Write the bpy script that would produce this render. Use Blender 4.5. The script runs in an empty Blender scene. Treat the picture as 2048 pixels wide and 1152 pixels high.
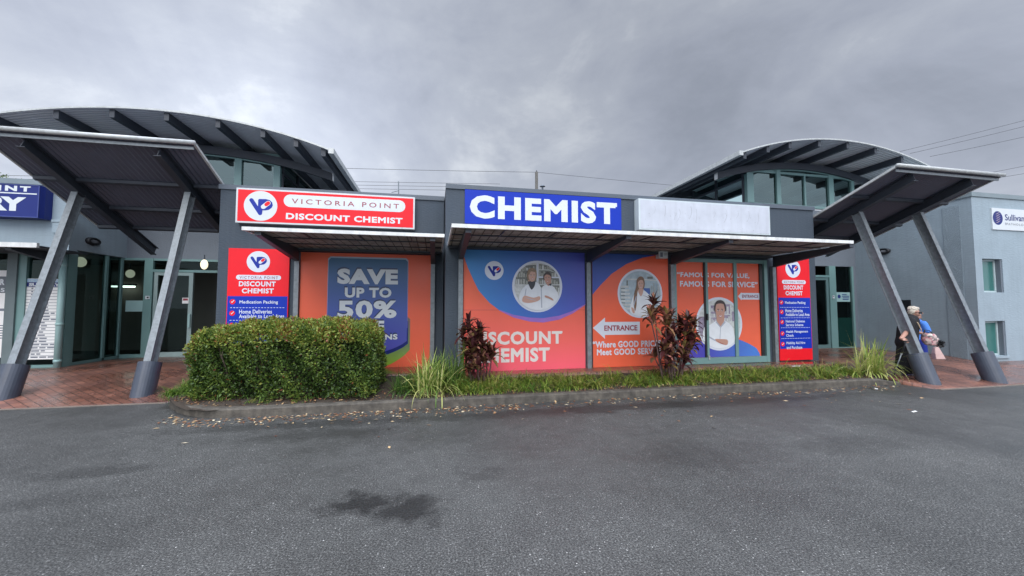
import bpy, bmesh, math, random
import numpy as np
from mathutils import Vector, Matrix, geometry
rnd = random.Random(7)
rng = np.random.default_rng(11)
SC = bpy.context.scene
COL = SC.collection

# ------------------------------------------------------------------ camera
CAM_H, YAW, PITCH, FPX = 1.65, math.radians(11.4), math.radians(2.96), 769.0
cd = bpy.data.cameras.new("camera")
cd.sensor_width = 36.0
cd.lens = 36.0 * FPX / 2048.0
cd.clip_start, cd.clip_end = 0.05, 3000.0
cam = bpy.data.objects.new("camera", cd)
COL.objects.link(cam)
cam.location = (0, 0, CAM_H)
cam.rotation_euler = (math.pi / 2 + PITCH, 0, -YAW)
SC.camera = cam

# ------------------------------------------------------------------ world, sun, exposure
def nn(t, typ, **kw):
    n = t.nodes.new(typ)
    for k, v in kw.items():
        if hasattr(n, k):
            setattr(n, k, v)
    return n
def lk(t, a, b):
    t.links.new(a, b)
def math_n(t, op, a, b=None, clamp=False):
    n = t.nodes.new("ShaderNodeMath"); n.operation = op; n.use_clamp = clamp
    for i, v in enumerate((a, b)):
        if v is None: continue
        if isinstance(v, (int, float)): n.inputs[i].default_value = v
        else: t.links.new(v, n.inputs[i])
    return n.outputs[0]
def ramp(t, fac, stops):
    n = t.nodes.new("ShaderNodeValToRGB")
    e = n.color_ramp.elements
    while len(e) < len(stops): e.new(0.5)
    for i, (p, c) in enumerate(stops):
        e[i].position = p
        e[i].color = (c, c, c, 1) if isinstance(c, (int, float)) else (*c, 1)
    t.links.new(fac, n.inputs[0])
    return n.outputs[0]
def mixc(t, fac, a, b, mode="MIX"):
    n = t.nodes.new("ShaderNodeMix"); n.data_type = "RGBA"; n.blend_type = mode
    for s, v in ((n.inputs[0], fac), (n.inputs[6], a), (n.inputs[7], b)):
        if isinstance(v, (int, float)): s.default_value = v
        elif isinstance(v, tuple): s.default_value = (*v[:3], 1)
        else: t.links.new(v, s)
    return n.outputs[2]

SUN_EL, SUN_ROT = math.radians(38), math.radians(195)
world = bpy.data.worlds.new("World"); SC.world = world; world.use_nodes = True
wt = world.node_tree
bg = wt.nodes["Background"]
sky = nn(wt, "ShaderNodeTexSky", sky_type="NISHITA", sun_disc=False)
sky.sun_elevation, sky.sun_rotation = SUN_EL, SUN_ROT
sky.dust_density = 3.0
geo = nn(wt, "ShaderNodeTexCoord")
sep = nn(wt, "ShaderNodeSeparateXYZ"); lk(wt, geo.outputs["Generated"], sep.inputs[0])
dz = math_n(wt, "MAXIMUM", sep.outputs[2], 0.0)
den = math_n(wt, "ADD", dz, 0.22)
cu = math_n(wt, "DIVIDE", sep.outputs[0], den)
cv = math_n(wt, "DIVIDE", sep.outputs[1], den)
cmb = nn(wt, "ShaderNodeCombineXYZ"); lk(wt, cu, cmb.inputs[0]); lk(wt, cv, cmb.inputs[1])
mp = nn(wt, "ShaderNodeMapping"); mp.inputs["Rotation"].default_value = (0, 0, math.radians(8)); mp.inputs["Scale"].default_value = (1.05, 0.62, 1)
lk(wt, cmb.outputs[0], mp.inputs[0])
n1 = nn(wt, "ShaderNodeTexNoise"); n1.inputs["Scale"].default_value = 1.15; n1.inputs["Detail"].default_value = 9; n1.inputs["Roughness"].default_value = 0.58; n1.inputs["Distortion"].default_value = 0.55
lk(wt, mp.outputs[0], n1.inputs["Vector"])
n2 = nn(wt, "ShaderNodeTexNoise"); n2.inputs["Scale"].default_value = 2.6; n2.inputs["Detail"].default_value = 8; n2.inputs["Roughness"].default_value = 0.6; n2.inputs["Distortion"].default_value = 0.4
mp2 = nn(wt, "ShaderNodeMapping"); mp2.inputs["Scale"].default_value = (1.0, 1.0, 1.7); mp2.inputs["Location"].default_value = (3.1, 0.4, 1.2); lk(wt, geo.outputs["Generated"], mp2.inputs[0]); lk(wt, mp2.outputs[0], n2.inputs["Vector"])
cl = math_n(wt, "ADD", math_n(wt, "MULTIPLY", n1.outputs[0], 0.48), math_n(wt, "MULTIPLY", n2.outputs[0], 0.52))
cloud = ramp(wt, cl, [(0.36, (0.36, 0.395, 0.475)), (0.46, (0.44, 0.478, 0.57)), (0.54, (0.51, 0.55, 0.635)), (0.64, (0.74, 0.78, 0.84))])
def lobe(d, p, gain):                       # thinner, brighter cloud in one direction
    v = Vector(d).normalized()
    dp = nn(wt, "ShaderNodeVectorMath", operation="DOT_PRODUCT")
    nrm = nn(wt, "ShaderNodeVectorMath", operation="NORMALIZE"); lk(wt, geo.outputs["Generated"], nrm.inputs[0])
    lk(wt, nrm.outputs[0], dp.inputs[0]); dp.inputs[1].default_value = v
    m = math_n(wt, "POWER", math_n(wt, "MAXIMUM", dp.outputs["Value"], 0.0), p)
    return math_n(wt, "MULTIPLY", m, gain)
br = math_n(wt, "ADD", 1.0, lobe((-0.36, 1.0, 0.38), 26, 0.55))
br = math_n(wt, "ADD", br, lobe((-0.95, 1.0, 0.36), 14, 0.25))
br = math_n(wt, "SUBTRACT", br, lobe((0.55, 0.75, 0.62), 12, 0.17))
hz = math_n(wt, "POWER", math_n(wt, "SUBTRACT", 1.0, dz, True), 9.0)
br = math_n(wt, "ADD", br, math_n(wt, "MULTIPLY", hz, 0.32))
# the overcast dome is brightest overhead and towards the hidden sun behind the viewer
zen = math_n(wt, "POWER", math_n(wt, "MAXIMUM", math_n(wt, "SUBTRACT", dz, 0.64), 0.0), 1.0)
br = math_n(wt, "ADD", br, math_n(wt, "MULTIPLY", zen, 24.0))
bk = math_n(wt, "MAXIMUM", math_n(wt, "SUBTRACT", math_n(wt, "MULTIPLY", sep.outputs[1], -1.0), 0.05), 0.0)
br = math_n(wt, "ADD", br, math_n(wt, "MULTIPLY", bk, 2.5))
cm = nn(wt, "ShaderNodeVectorMath", operation="SCALE"); lk(wt, cloud, cm.inputs[0]); lk(wt, br, cm.inputs["Scale"])
ss = nn(wt, "ShaderNodeVectorMath", operation="SCALE"); lk(wt, sky.outputs[0], ss.inputs[0]); ss.inputs["Scale"].default_value = 0.10
cs = nn(wt, "ShaderNodeVectorMath", operation="SCALE"); lk(wt, cm.outputs[0], cs.inputs[0]); cs.inputs["Scale"].default_value = 10.0
# clouds cover nearly all of the Nishita sky (the colours above are divided by the background strength)
lk(wt, mixc(wt, 0.93, sky.outputs[0], cs.outputs[0]), bg.inputs["Color"])
bg.inputs["Strength"].default_value = 0.10

sl = bpy.data.lights.new("sun", "SUN"); sl.energy = 1.5; sl.angle = math.radians(30); sl.color = (1.0, 0.97, 0.92)
so = bpy.data.objects.new("sun", sl); COL.objects.link(so)
sd = Vector((math.sin(SUN_ROT) * math.cos(SUN_EL), math.cos(SUN_ROT) * math.cos(SUN_EL), math.sin(SUN_EL)))
so.rotation_euler = sd.to_track_quat("Z", "Y").to_euler()
SC.view_settings.view_transform = "Standard"; SC.view_settings.look = "None"
SC.view_settings.exposure = 0.0; SC.view_settings.gamma = 1.0
SC.cycles.use_denoising = True
SC.cycles.max_bounces = 8; SC.cycles.transparent_max_bounces = 12

# ------------------------------------------------------------------ measuring: a sight line of the photograph met with a real plane
_f = Vector((math.sin(YAW) * math.cos(PITCH), math.cos(YAW) * math.cos(PITCH), math.sin(PITCH)))
_r = Vector((math.cos(YAW), -math.sin(YAW), 0)); _u = _r.cross(_f)
_c = Vector((0, 0, CAM_H))
def ray(x, y): return _f + (x - 1024) / FPX * _r - (y - 576) / FPX * _u
def onY(x, y, v): d = ray(x, y); return _c + d * (v / d.y)
def onX(x, y, v): d = ray(x, y); return _c + d * (v / d.x)
def onZ(x, y, v): d = ray(x, y); return _c + d * ((v - CAM_H) / d.z)

# ------------------------------------------------------------------ mesh builder
class MB:
    def __init__(s): s.v, s.f, s.m = [], [], []
    def poly(s, pts, m=0):
        b = len(s.v); s.v += [tuple(p) for p in pts]; s.f.append(tuple(range(b, b + len(pts)))); s.m.append(m); return s
    def add(s, vs, fs, m=0):
        b = len(s.v); s.v += [tuple(p) for p in vs]
        for f in fs: s.f.append(tuple(i + b for i in f)); s.m.append(m)
        return s
    def box(s, x0, x1, y0, y1, z0, z1, m=0):
        v = [(x, y, z) for z in (z0, z1) for y in (y0, y1) for x in (x0, x1)]
        return s.add(v, [(0, 2, 3, 1), (4, 5, 7, 6), (0, 1, 5, 4), (2, 6, 7, 3), (0, 4, 6, 2), (1, 3, 7, 5)], m)
    def hexa(s, a, b, m=0):              # two quads a, b (same winding) joined into a solid
        return s.add(list(a) + list(b), [(3, 2, 1, 0), (4, 5, 6, 7), (0, 1, 5, 4), (1, 2, 6, 5), (2, 3, 7, 6), (3, 0, 4, 7)], m)
    def sweep(s, prof, p0, p1, up=(0, 0, 1), m=0):   # closed 2-D profile swept along p0-p1
        p0, p1 = Vector(p0), Vector(p1); d = (p1 - p0).normalized(); up = Vector(up)
        x = d.cross(up).normalized(); y = x.cross(d)
        n = len(prof); v = [p + x * a + y * b for p in (p0, p1) for a, b in prof]
        fs = [(i, (i + 1) % n, n + (i + 1) % n, n + i) for i in range(n)]
        fs += [tuple(reversed(range(n))), tuple(range(n, 2 * n))]
        return s.add(v, fs, m)
    def tube(s, path, rad, n=8, m=0, cap=True):
        path = [Vector(p) for p in path]
        if isinstance(rad, (int, float)): rad = [rad] * len(path)
        b = len(s.v); ref = Vector((0.13, 0.31, 0.94)).normalized()
        for i, p in enumerate(path):
            d = (path[min(i + 1, len(path) - 1)] - path[max(i - 1, 0)]).normalized()
            rf = ref if abs(d.dot(ref)) < 0.95 else Vector((1, 0, 0))
            x = d.cross(rf).normalized(); y = d.cross(x)
            for k in range(n):
                a = 2 * math.pi * k / n
                s.v.append(tuple(p + (x * math.cos(a) + y * math.sin(a)) * rad[i]))
        for i in range(len(path) - 1):
            for k in range(n):
                s.f.append((b + i * n + k, b + i * n + (k + 1) % n, b + (i + 1) * n + (k + 1) % n, b + (i + 1) * n + k)); s.m.append(m)
        if cap:
            e = b + (len(path) - 1) * n
            s.f.append(tuple(reversed(range(b, b + n)))); s.m.append(m); s.f.append(tuple(range(e, e + n))); s.m.append(m)
        return s
    def rings(s, rs, m=0, cap=True):     # loft: list of closed rings with equal counts
        b = len(s.v); n = len(rs[0])
        for r in rs: s.v += [tuple(p) for p in r]
        for i in range(len(rs) - 1):
            for k in range(n):
                s.f.append((b + i * n + k, b + i * n + (k + 1) % n, b + (i + 1) * n + (k + 1) % n, b + (i + 1) * n + k)); s.m.append(m)
        if cap:
            e = b + (len(rs) - 1) * n
            s.f.append(tuple(reversed(range(b, b + n)))); s.m.append(m); s.f.append(tuple(range(e, e + n))); s.m.append(m)
        return s
    # flat graphics on a plane that faces the viewer's side (-Y)
    def flat(s, pts, y, m=0):            # pts (x, z) any closed outline
        tri = geometry.tessellate_polygon([[Vector((a, b, 0)) for a, b in pts]])
        b = len(s.v); s.v += [(a, y, c) for a, c in pts]
        for t in tri:
            (ax, az), (bx, bz), (cx, cz) = (pts[i] for i in t)
            if (bx - ax) * (cz - az) - (bz - az) * (cx - ax) < 0: t = tuple(reversed(t))
            s.f.append(tuple(i + b for i in t)); s.m.append(m)
        return s
    def rect(s, x0, x1, z0, z1, y, m=0): return s.poly([(x0, y, z0), (x1, y, z0), (x1, y, z1), (x0, y, z1)], m)
    def disc(s, cx, cz, rx, y, m=0, rz=None, n=48):
        rz = rz or rx
        return s.poly([(cx + rx * math.cos(2 * math.pi * i / n), y, cz + rz * math.sin(2 * math.pi * i / n)) for i in range(n)], m)
    def capsule2(s, a, b, r, y, m=0, n=10):
        a, b = Vector(a), Vector(b); t = math.atan2(b.y - a.y, b.x - a.x); pts = []
        for i in range(n + 1): th = t - math.pi / 2 + math.pi * i / n; pts.append((b.x + r * math.cos(th), b.y + r * math.sin(th)))
        for i in range(n + 1): th = t + math.pi / 2 + math.pi * i / n; pts.append((a.x + r * math.cos(th), a.y + r * math.sin(th)))
        return s.flat(pts, y, m)
    def text(s, txt, x0, x1, z0, z1, y, m=0, bold=0.03, space=1.0):
        v, f = text_mesh(txt, bold, space)
        return s.add([(x0 + a * (x1 - x0), y, z0 + b * (z1 - z0)) for a, b in v], f, m)
    def textpx(s, txt, px0, ptop0, px1, pbot1, y, m=0, bold=0.03, space=1.0):   # measured from the photograph on plane y
        a, b = onY(px0, ptop0, y), onY(px1, pbot1, y)
        return s.text(txt, a.x, b.x, b.z, a.z, y, m, bold, space)

_tc = {}
def text_mesh(txt, bold, space):
    key = (txt, bold, space)
    if key in _tc: return _tc[key]
    c = bpy.data.curves.new("lettering", "FONT"); c.body = txt; c.size = 1; c.resolution_u = 3; c.space_character = space; c.fill_mode = "FRONT"
    o = bpy.data.objects.new("lettering", c); COL.objects.link(o)
    dg = bpy.context.evaluated_depsgraph_get()
    me = bpy.data.meshes.new_from_object(o.evaluated_get(dg))
    V = [Vector((v.co.x, v.co.y)) for v in me.vertices]; F = [tuple(p.vertices) for p in me.polygons]
    bpy.data.objects.remove(o); bpy.data.curves.remove(c); bpy.data.meshes.remove(me)
    fs = []
    for f in F:
        ar = sum(V[f[i]].x * V[f[(i + 1) % len(f)]].y - V[f[(i + 1) % len(f)]].x * V[f[i]].y for i in range(len(f)))
        fs.append(f if ar > 0 else tuple(reversed(f)))
    if bold > 0:                         # thicken: union of the glyphs with a mitred band round their outlines
        ed = {}
        for f in fs:
            for i in range(len(f)): ed[(f[i], f[(i + 1) % len(f)])] = 1
        out = [e for e in ed if (e[1], e[0]) not in ed]
        nx = {a: b for a, b in out}
        PV, PF = list(V), list(fs)
        def nrm(a, b):
            d = (V[b] - V[a]); d = d / max(d.length, 1e-9); return Vector((d.y, -d.x))
        for a, b in out:
            if (V[b] - V[a]).length < 1e-6: continue
            n_ = nrm(a, b) * bold
            k = len(PV); PV += [V[a], V[a] + n_, V[b] + n_, V[b]]; PF.append((k, k + 1, k + 2, k + 3))
            if b in nx:
                m_ = nrm(b, nx[b]) * bold
                cr = n_.x * m_.y - n_.y * m_.x
                if cr > 1e-9:
                    h = n_ + m_; den_ = h.length_squared
                    tip = h * (2 * bold * bold / den_) if den_ > 0.35 * bold * bold else h.normalized() * bold
                    k = len(PV); PV += [V[b], V[b] + n_, V[b] + tip, V[b] + m_]; PF.append((k, k + 1, k + 2, k + 3))
        E_ = [(f[i], f[(i + 1) % len(f)]) for f in PF for i in range(len(f))]
        r = geometry.delaunay_2d_cdt([Vector((v.x, v.y)) for v in PV], E_, [], 0, 1e-5)
        V, tr = [Vector(v) for v in r[0]], [tuple(f) for f in r[2]]
        A_ = np.array([[v.x, v.y] for v in V]); ct = np.array([A_[list(f)].mean(0) for f in tr]); ok = np.zeros(len(tr), bool)
        for f in PF:                     # keep the triangles that lie in the glyphs or the band
            q = [PV[i] for i in f]; ins = np.ones(len(tr), bool)
            for i in range(len(q)):
                p_, q_ = q[i], q[(i + 1) % len(q)]; ins &= (q_.x - p_.x) * (ct[:, 1] - p_.y) - (q_.y - p_.y) * (ct[:, 0] - p_.x) >= -1e-9
            ok |= ins
        fs = [f for f, o_ in zip(tr, ok) if o_]
        used = sorted({i for f in fs for i in f}); mp_i = {i: k for k, i in enumerate(used)}
        V = [V[i] for i in used]; fs = [tuple(mp_i[i] for i in f) for f in fs]
        g = []
        for f in fs:
            ar = sum(V[f[i]].x * V[f[(i + 1) % len(f)]].y - V[f[(i + 1) % len(f)]].x * V[f[i]].y for i in range(len(f)))
            g.append(f if ar > 0 else tuple(reversed(f)))
        fs = g
    x0 = min(v.x for v in V); x1 = max(v.x for v in V); y0 = min(v.y for v in V); y1 = max(v.y for v in V)
    res = ([((v.x - x0) / (x1 - x0), (v.y - y0) / (y1 - y0)) for v in V], fs)
    _tc[key] = res
    return res

def tag(o, label=None, cat=None, group=None, kind=None):
    if label: o["label"] = label
    if cat: o["category"] = cat
    if group: o["group"] = group
    if kind: o["kind"] = kind
    return o
def thing(name, label, cat, loc=(0, 0, 0), group=None):
    o = bpy.data.objects.new(name, None); COL.objects.link(o); o.location = loc; o.empty_display_size = 0.2
    return tag(o, label, cat, group)
_off = {}
def part(name, mb, mats, parent=None, smooth=False, attr=None):
    """links the builder as ONE mesh object; its shapes are given in world coordinates"""
    me = bpy.data.meshes.new(name)
    off = _off.get(parent.name, Vector(parent.location)) if parent else Vector((0, 0, 0))
    me.from_pydata([(v[0] - off.x, v[1] - off.y, v[2] - off.z) for v in mb.v], [], mb.f)
    mats = mats if isinstance(mats, (list, tuple)) else [mats]
    for m in mats: me.materials.append(m)
    if len(mats) > 1: me.polygons.foreach_set("material_index", np.array(mb.m, dtype=np.int32))
    if smooth: me.polygons.foreach_set("use_smooth", np.ones(len(mb.f), dtype=bool))
    if attr is not None:
        a = me.attributes.new("tint", "FLOAT", "FACE"); a.data.foreach_set("value", np.asarray(attr, dtype=np.float32))
    me.update()
    o = bpy.data.objects.new(name, me); COL.objects.link(o)
    if parent: o.parent = parent
    _off[o.name] = off
    return o
def bevel(o, w, seg=2, ang=40):
    m = o.modifiers.new("bevel", "BEVEL"); m.width = w; m.segments = seg; m.limit_method = "ANGLE"; m.angle_limit = math.radians(ang); return o

# ------------------------------------------------------------------ materials (all procedural)
def mat(name, col, rough=0.6, metal=0.0, var=0.12, vs=3.0, bump=0.0, bs=60.0, spec=0.5, dirt=None, streak=0.0, course=0.0):
    m = bpy.data.materials.new(name); m.use_nodes = True; t = m.node_tree; b = t.nodes["Principled BSDF"]
    tc = nn(t, "ShaderNodeTexCoord")
    n = nn(t, "ShaderNodeTexNoise"); n.inputs["Scale"].default_value = vs; n.inputs["Detail"].default_value = 6; n.inputs["Roughness"].default_value = 0.6
    lk(t, tc.outputs["Object"], n.inputs["Vector"])
    c = mixc(t, 1.0, col, ramp(t, n.outputs[0], [(0.3, 1 - var), (0.7, 1 + var * 0.6)]), "MULTIPLY")
    if streak:
        mp_ = nn(t, "ShaderNodeMapping"); mp_.inputs["Scale"].default_value = (9, 9, 0.5); lk(t, tc.outputs["Object"], mp_.inputs[0])
        n2_ = nn(t, "ShaderNodeTexNoise"); n2_.inputs["Scale"].default_value = 1.3; n2_.inputs["Detail"].default_value = 5; lk(t, mp_.outputs[0], n2_.inputs["Vector"])
        c = mixc(t, math_n(t, "MULTIPLY", ramp(t, n2_.outputs[0], [(0.45, 0.0), (0.75, 1.0)]), streak), c, dirt or (0.12, 0.11, 0.10))
    lk(t, c, b.inputs["Base Color"])
    b.inputs["Metallic"].default_value = metal; b.inputs["Specular IOR Level"].default_value = spec
    lk(t, ramp(t, n.outputs[0], [(0.3, max(rough - 0.08, 0.02)), (0.7, min(rough + 0.08, 1))]), b.inputs["Roughness"])
    if bump:
        n3 = nn(t, "ShaderNodeTexNoise"); n3.inputs["Scale"].default_value = bs; n3.inputs["Detail"].default_value = 4
        if course:                       # bagged blockwork: the trowel marks run level
            mq = nn(t, "ShaderNodeMapping"); mq.inputs["Scale"].default_value = (course, course, 1.5); lk(t, tc.outputs["Object"], mq.inputs[0]); lk(t, mq.outputs[0], n3.inputs["Vector"])
        else: lk(t, tc.outputs["Object"], n3.inputs["Vector"])
        bp = nn(t, "ShaderNodeBump"); bp.inputs["Strength"].default_value = bump; bp.inputs["Distance"].default_value = 0.02
        lk(t, n3.outputs[0], bp.inputs["Height"]); lk(t, bp.outputs[0], b.inputs["Normal"])
    return m
def grad(name, stops, axis, a, b_, rough=0.35, var=0.04):    # a printed colour fade from coordinate a to b_ (object space)
    m = bpy.data.materials.new(name); m.use_nodes = True; t = m.node_tree; b = t.nodes["Principled BSDF"]
    tc = nn(t, "ShaderNodeTexCoord"); sp = nn(t, "ShaderNodeSeparateXYZ"); lk(t, tc.outputs["Object"], sp.inputs[0])
    mr = nn(t, "ShaderNodeMapRange"); mr.inputs[1].default_value = a; mr.inputs[2].default_value = b_; lk(t, sp.outputs[axis], mr.inputs[0])
    n = nn(t, "ShaderNodeTexNoise"); n.inputs["Scale"].default_value = 2.0; lk(t, tc.outputs["Object"], n.inputs["Vector"])
    c = mixc(t, 1.0, ramp(t, mr.outputs[0], stops), ramp(t, n.outputs[0], [(0.3, 1 - var), (0.7, 1.0)]), "MULTIPLY")
    lk(t, c, b.inputs["Base Color"]); b.inputs["Roughness"].default_value = rough; b.inputs["Specular IOR Level"].default_value = 0.35
    return m
def glass(name, tint, refl, ior=1.5):
    m = bpy.data.materials.new(name); m.use_nodes = True; t = m.node_tree; t.nodes.remove(t.nodes["Principled BSDF"])
    out = t.nodes["Material Output"]
    tr = nn(t, "ShaderNodeBsdfTransparent"); tr.inputs[0].default_value = (*tint, 1)
    gl = nn(t, "ShaderNodeBsdfGlossy"); gl.inputs["Roughness"].default_value = 0.015; gl.inputs[0].default_value = (0.68, 0.88, 0.86, 1)
    fr = nn(t, "ShaderNodeFresnel"); fr.inputs[0].default_value = ior
    tc = nn(t, "ShaderNodeTexCoord"); n = nn(t, "ShaderNodeTexNoise"); n.inputs["Scale"].default_value = 0.9; lk(t, tc.outputs["Object"], n.inputs["Vector"])
    bp = nn(t, "ShaderNodeBump"); bp.inputs["Strength"].default_value = 0.015; bp.inputs["Distance"].default_value = 0.05; lk(t, n.outputs[0], bp.inputs["Height"]); lk(t, bp.outputs[0], gl.inputs["Normal"])
    mx = nn(t, "ShaderNodeMixShader"); lk(t, math_n(t, "ADD", fr.outputs[0], refl, True), mx.inputs[0])
    lk(t, tr.outputs[0], mx.inputs[1]); lk(t, gl.outputs[0], mx.inputs[2]); lk(t, mx.outputs[0], out.inputs[0])
    return m
def lamp_mat(name, col, e):
    m = bpy.data.materials.new(name); m.use_nodes = True; b = m.node_tree.nodes["Principled BSDF"]
    b.inputs["Base Color"].default_value = (*col, 1); b.inputs["Emission Color"].default_value = (*col, 1); b.inputs["Emission Strength"].default_value = e
    return m
def leafmat(name, stops, rough=0.45, trans=0.25):
    m = bpy.data.materials.new(name); m.use_nodes = True; t = m.node_tree; b = t.nodes["Principled BSDF"]
    at = nn(t, "ShaderNodeAttribute"); at.attribute_name = "tint"
    c = ramp(t, at.outputs["Fac"], stops)
    lk(t, c, b.inputs["Base Color"]); b.inputs["Roughness"].default_value = rough; b.inputs["Specular IOR Level"].default_value = 0.4
    if trans:
        tl = nn(t, "ShaderNodeBsdfTranslucent"); lk(t, c, tl.inputs[0]); mx = nn(t, "ShaderNodeMixShader"); mx.inputs[0].default_value = trans
        lk(t, b.outputs[0], mx.inputs[1]); lk(t, tl.outputs[0], mx.inputs[2]); lk(t, mx.outputs[0], t.nodes["Material Output"].inputs[0])
    return m

M = dict(
    # sign paints keep a low gloss: the bright sky behind the viewer washes them out otherwise
    darkwall=mat("dark_blue_grey_render", (0.050, 0.068, 0.090), 0.75, bump=0.4, bs=30, course=0.4, streak=0.22, dirt=(0.085, 0.10, 0.12), vs=1.2, var=0.10),
    darktrim=mat("dark_coping_metal", (0.085, 0.105, 0.130), 0.45, var=0.08),
    greywall=mat("pale_grey_render", (0.295, 0.365, 0.410), 0.8, bump=0.38, bs=26, vs=1.0, var=0.12, streak=0.16, dirt=(0.17, 0.20, 0.22), course=0.35),
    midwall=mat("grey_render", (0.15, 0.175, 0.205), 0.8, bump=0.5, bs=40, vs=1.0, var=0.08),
    greytrim=mat("pale_coping_metal", (0.20, 0.25, 0.27), 0.5),
    mint=mat("mint_green_aluminium", (0.155, 0.275, 0.265), 0.4, var=0.06),
    palemint=mat("pale_mint_pipe", (0.30, 0.46, 0.45), 0.45, var=0.06),
    galv=mat("galvanised_steel", (0.225, 0.25, 0.265), 0.5, 0.35, var=0.28, vs=14),
    steel=mat("dark_painted_steel", (0.038, 0.046, 0.060), 0.5, var=0.1),
    sheet=mat("corrugated_soffit_sheet", (0.118, 0.132, 0.178), 0.5, 0.15, var=0.12, vs=2.0),
    sheet2=mat("vault_soffit_sheet", (0.165, 0.165, 0.172), 0.5, 0.1, var=0.10, vs=2.0),
    roofm=mat("pale_roof_metal", (0.50, 0.52, 0.51), 0.4, 0.1, var=0.14, vs=5, streak=0.25),
    trim=mat("white_edge_trim", (0.74, 0.75, 0.73), 0.45, var=0.16, vs=6, streak=0.22),
    sleeve=mat("blue_grey_sleeve_paint", (0.058, 0.070, 0.095), 0.38, var=0.15, vs=5, streak=0.18, dirt=(0.05, 0.05, 0.055)),
    red=mat("sign_red", (0.80, 0.012, 0.022), 0.4, var=0.05, spec=0.25),
    blue=mat("sign_blue", (0.006, 0.034, 0.40), 0.4, var=0.05, spec=0.22),
    navy=mat("sign_navy", (0.014, 0.026, 0.165), 0.4, var=0.08, spec=0.25),
    navyside=mat("sign_navy_side", (0.035, 0.055, 0.23), 0.35, var=0.08),
    white=mat("sign_white", (0.62, 0.66, 0.68), 0.35, var=0.03),
    bluewhite=mat("printed_white", (0.64, 0.68, 0.76), 0.35, var=0.03),
    logoblue=mat("logo_blue", (0.012, 0.030, 0.30), 0.4, spec=0.25, var=0.03),
    maroon=mat("lettering_maroon", (0.30, 0.035, 0.055), 0.4, var=0.03),
    blank=mat("weathered_white_sign", (0.52, 0.55, 0.61), 0.5, var=0.10, vs=3, streak=0.22, dirt=(0.36, 0.37, 0.40)),
    silver=mat("aluminium_frame", (0.50, 0.53, 0.54), 0.35, 0.4, var=0.06),
    orange=mat("printed_orange", (0.82, 0.135, 0.065), 0.35, var=0.05, vs=1.5, spec=0.3),
    black=mat("black_rubber", (0.012, 0.013, 0.016), 0.5, var=0.05),
    interior=mat("dim_interior_paint", (0.16, 0.15, 0.13), 0.8, var=0.1),
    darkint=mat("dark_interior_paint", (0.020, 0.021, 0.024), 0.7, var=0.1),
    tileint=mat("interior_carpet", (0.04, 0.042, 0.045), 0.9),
    paper=mat("paper_white", (0.78, 0.78, 0.76), 0.6, var=0.05),
    ink=mat("faded_ink", (0.16, 0.18, 0.22), 0.6, var=0.05),
    skyblue=mat("pale_blue_print", (0.32, 0.50, 0.66), 0.4, var=0.04),
    concrete=mat("damp_kerb_concrete", (0.105, 0.092, 0.074), 0.75, var=0.6, vs=6.5, bump=0.6, bs=70, streak=0.55, dirt=(0.035, 0.031, 0.026)),
    soil=mat("mulch_soil", (0.055, 0.040, 0.028), 0.95, var=0.4, vs=14, bump=1.0, bs=50),
    bark=mat("brown_bark", (0.085, 0.058, 0.048), 0.9, var=0.3, vs=20, bump=0.6, bs=60),
    timber=mat("weathered_pole_timber", (0.10, 0.095, 0.085), 0.85, var=0.25, vs=10),
    wire=mat("cable_black", (0.05, 0.052, 0.06), 0.6),
    wglass=glass("tinted_shop_glass", (0.42, 0.50, 0.48), 0.0, 1.30),
    cglass=glass("reflective_clerestory_glass", (0.10, 0.16, 0.16), 0.10, 1.5),
    gglass=mat("green_frosted_glass", (0.045, 0.155, 0.140), 0.18, var=0.06, spec=0.7),
    warm=lamp_mat("lit_warm_lamp", (1.0, 0.86, 0.62), 1.3),
    cool=lamp_mat("lit_strip_lamp", (0.95, 1.0, 0.92), 5.0),
    globe=lamp_mat("lit_globe", (0.80, 0.80, 0.62), 0.6),
)
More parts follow.
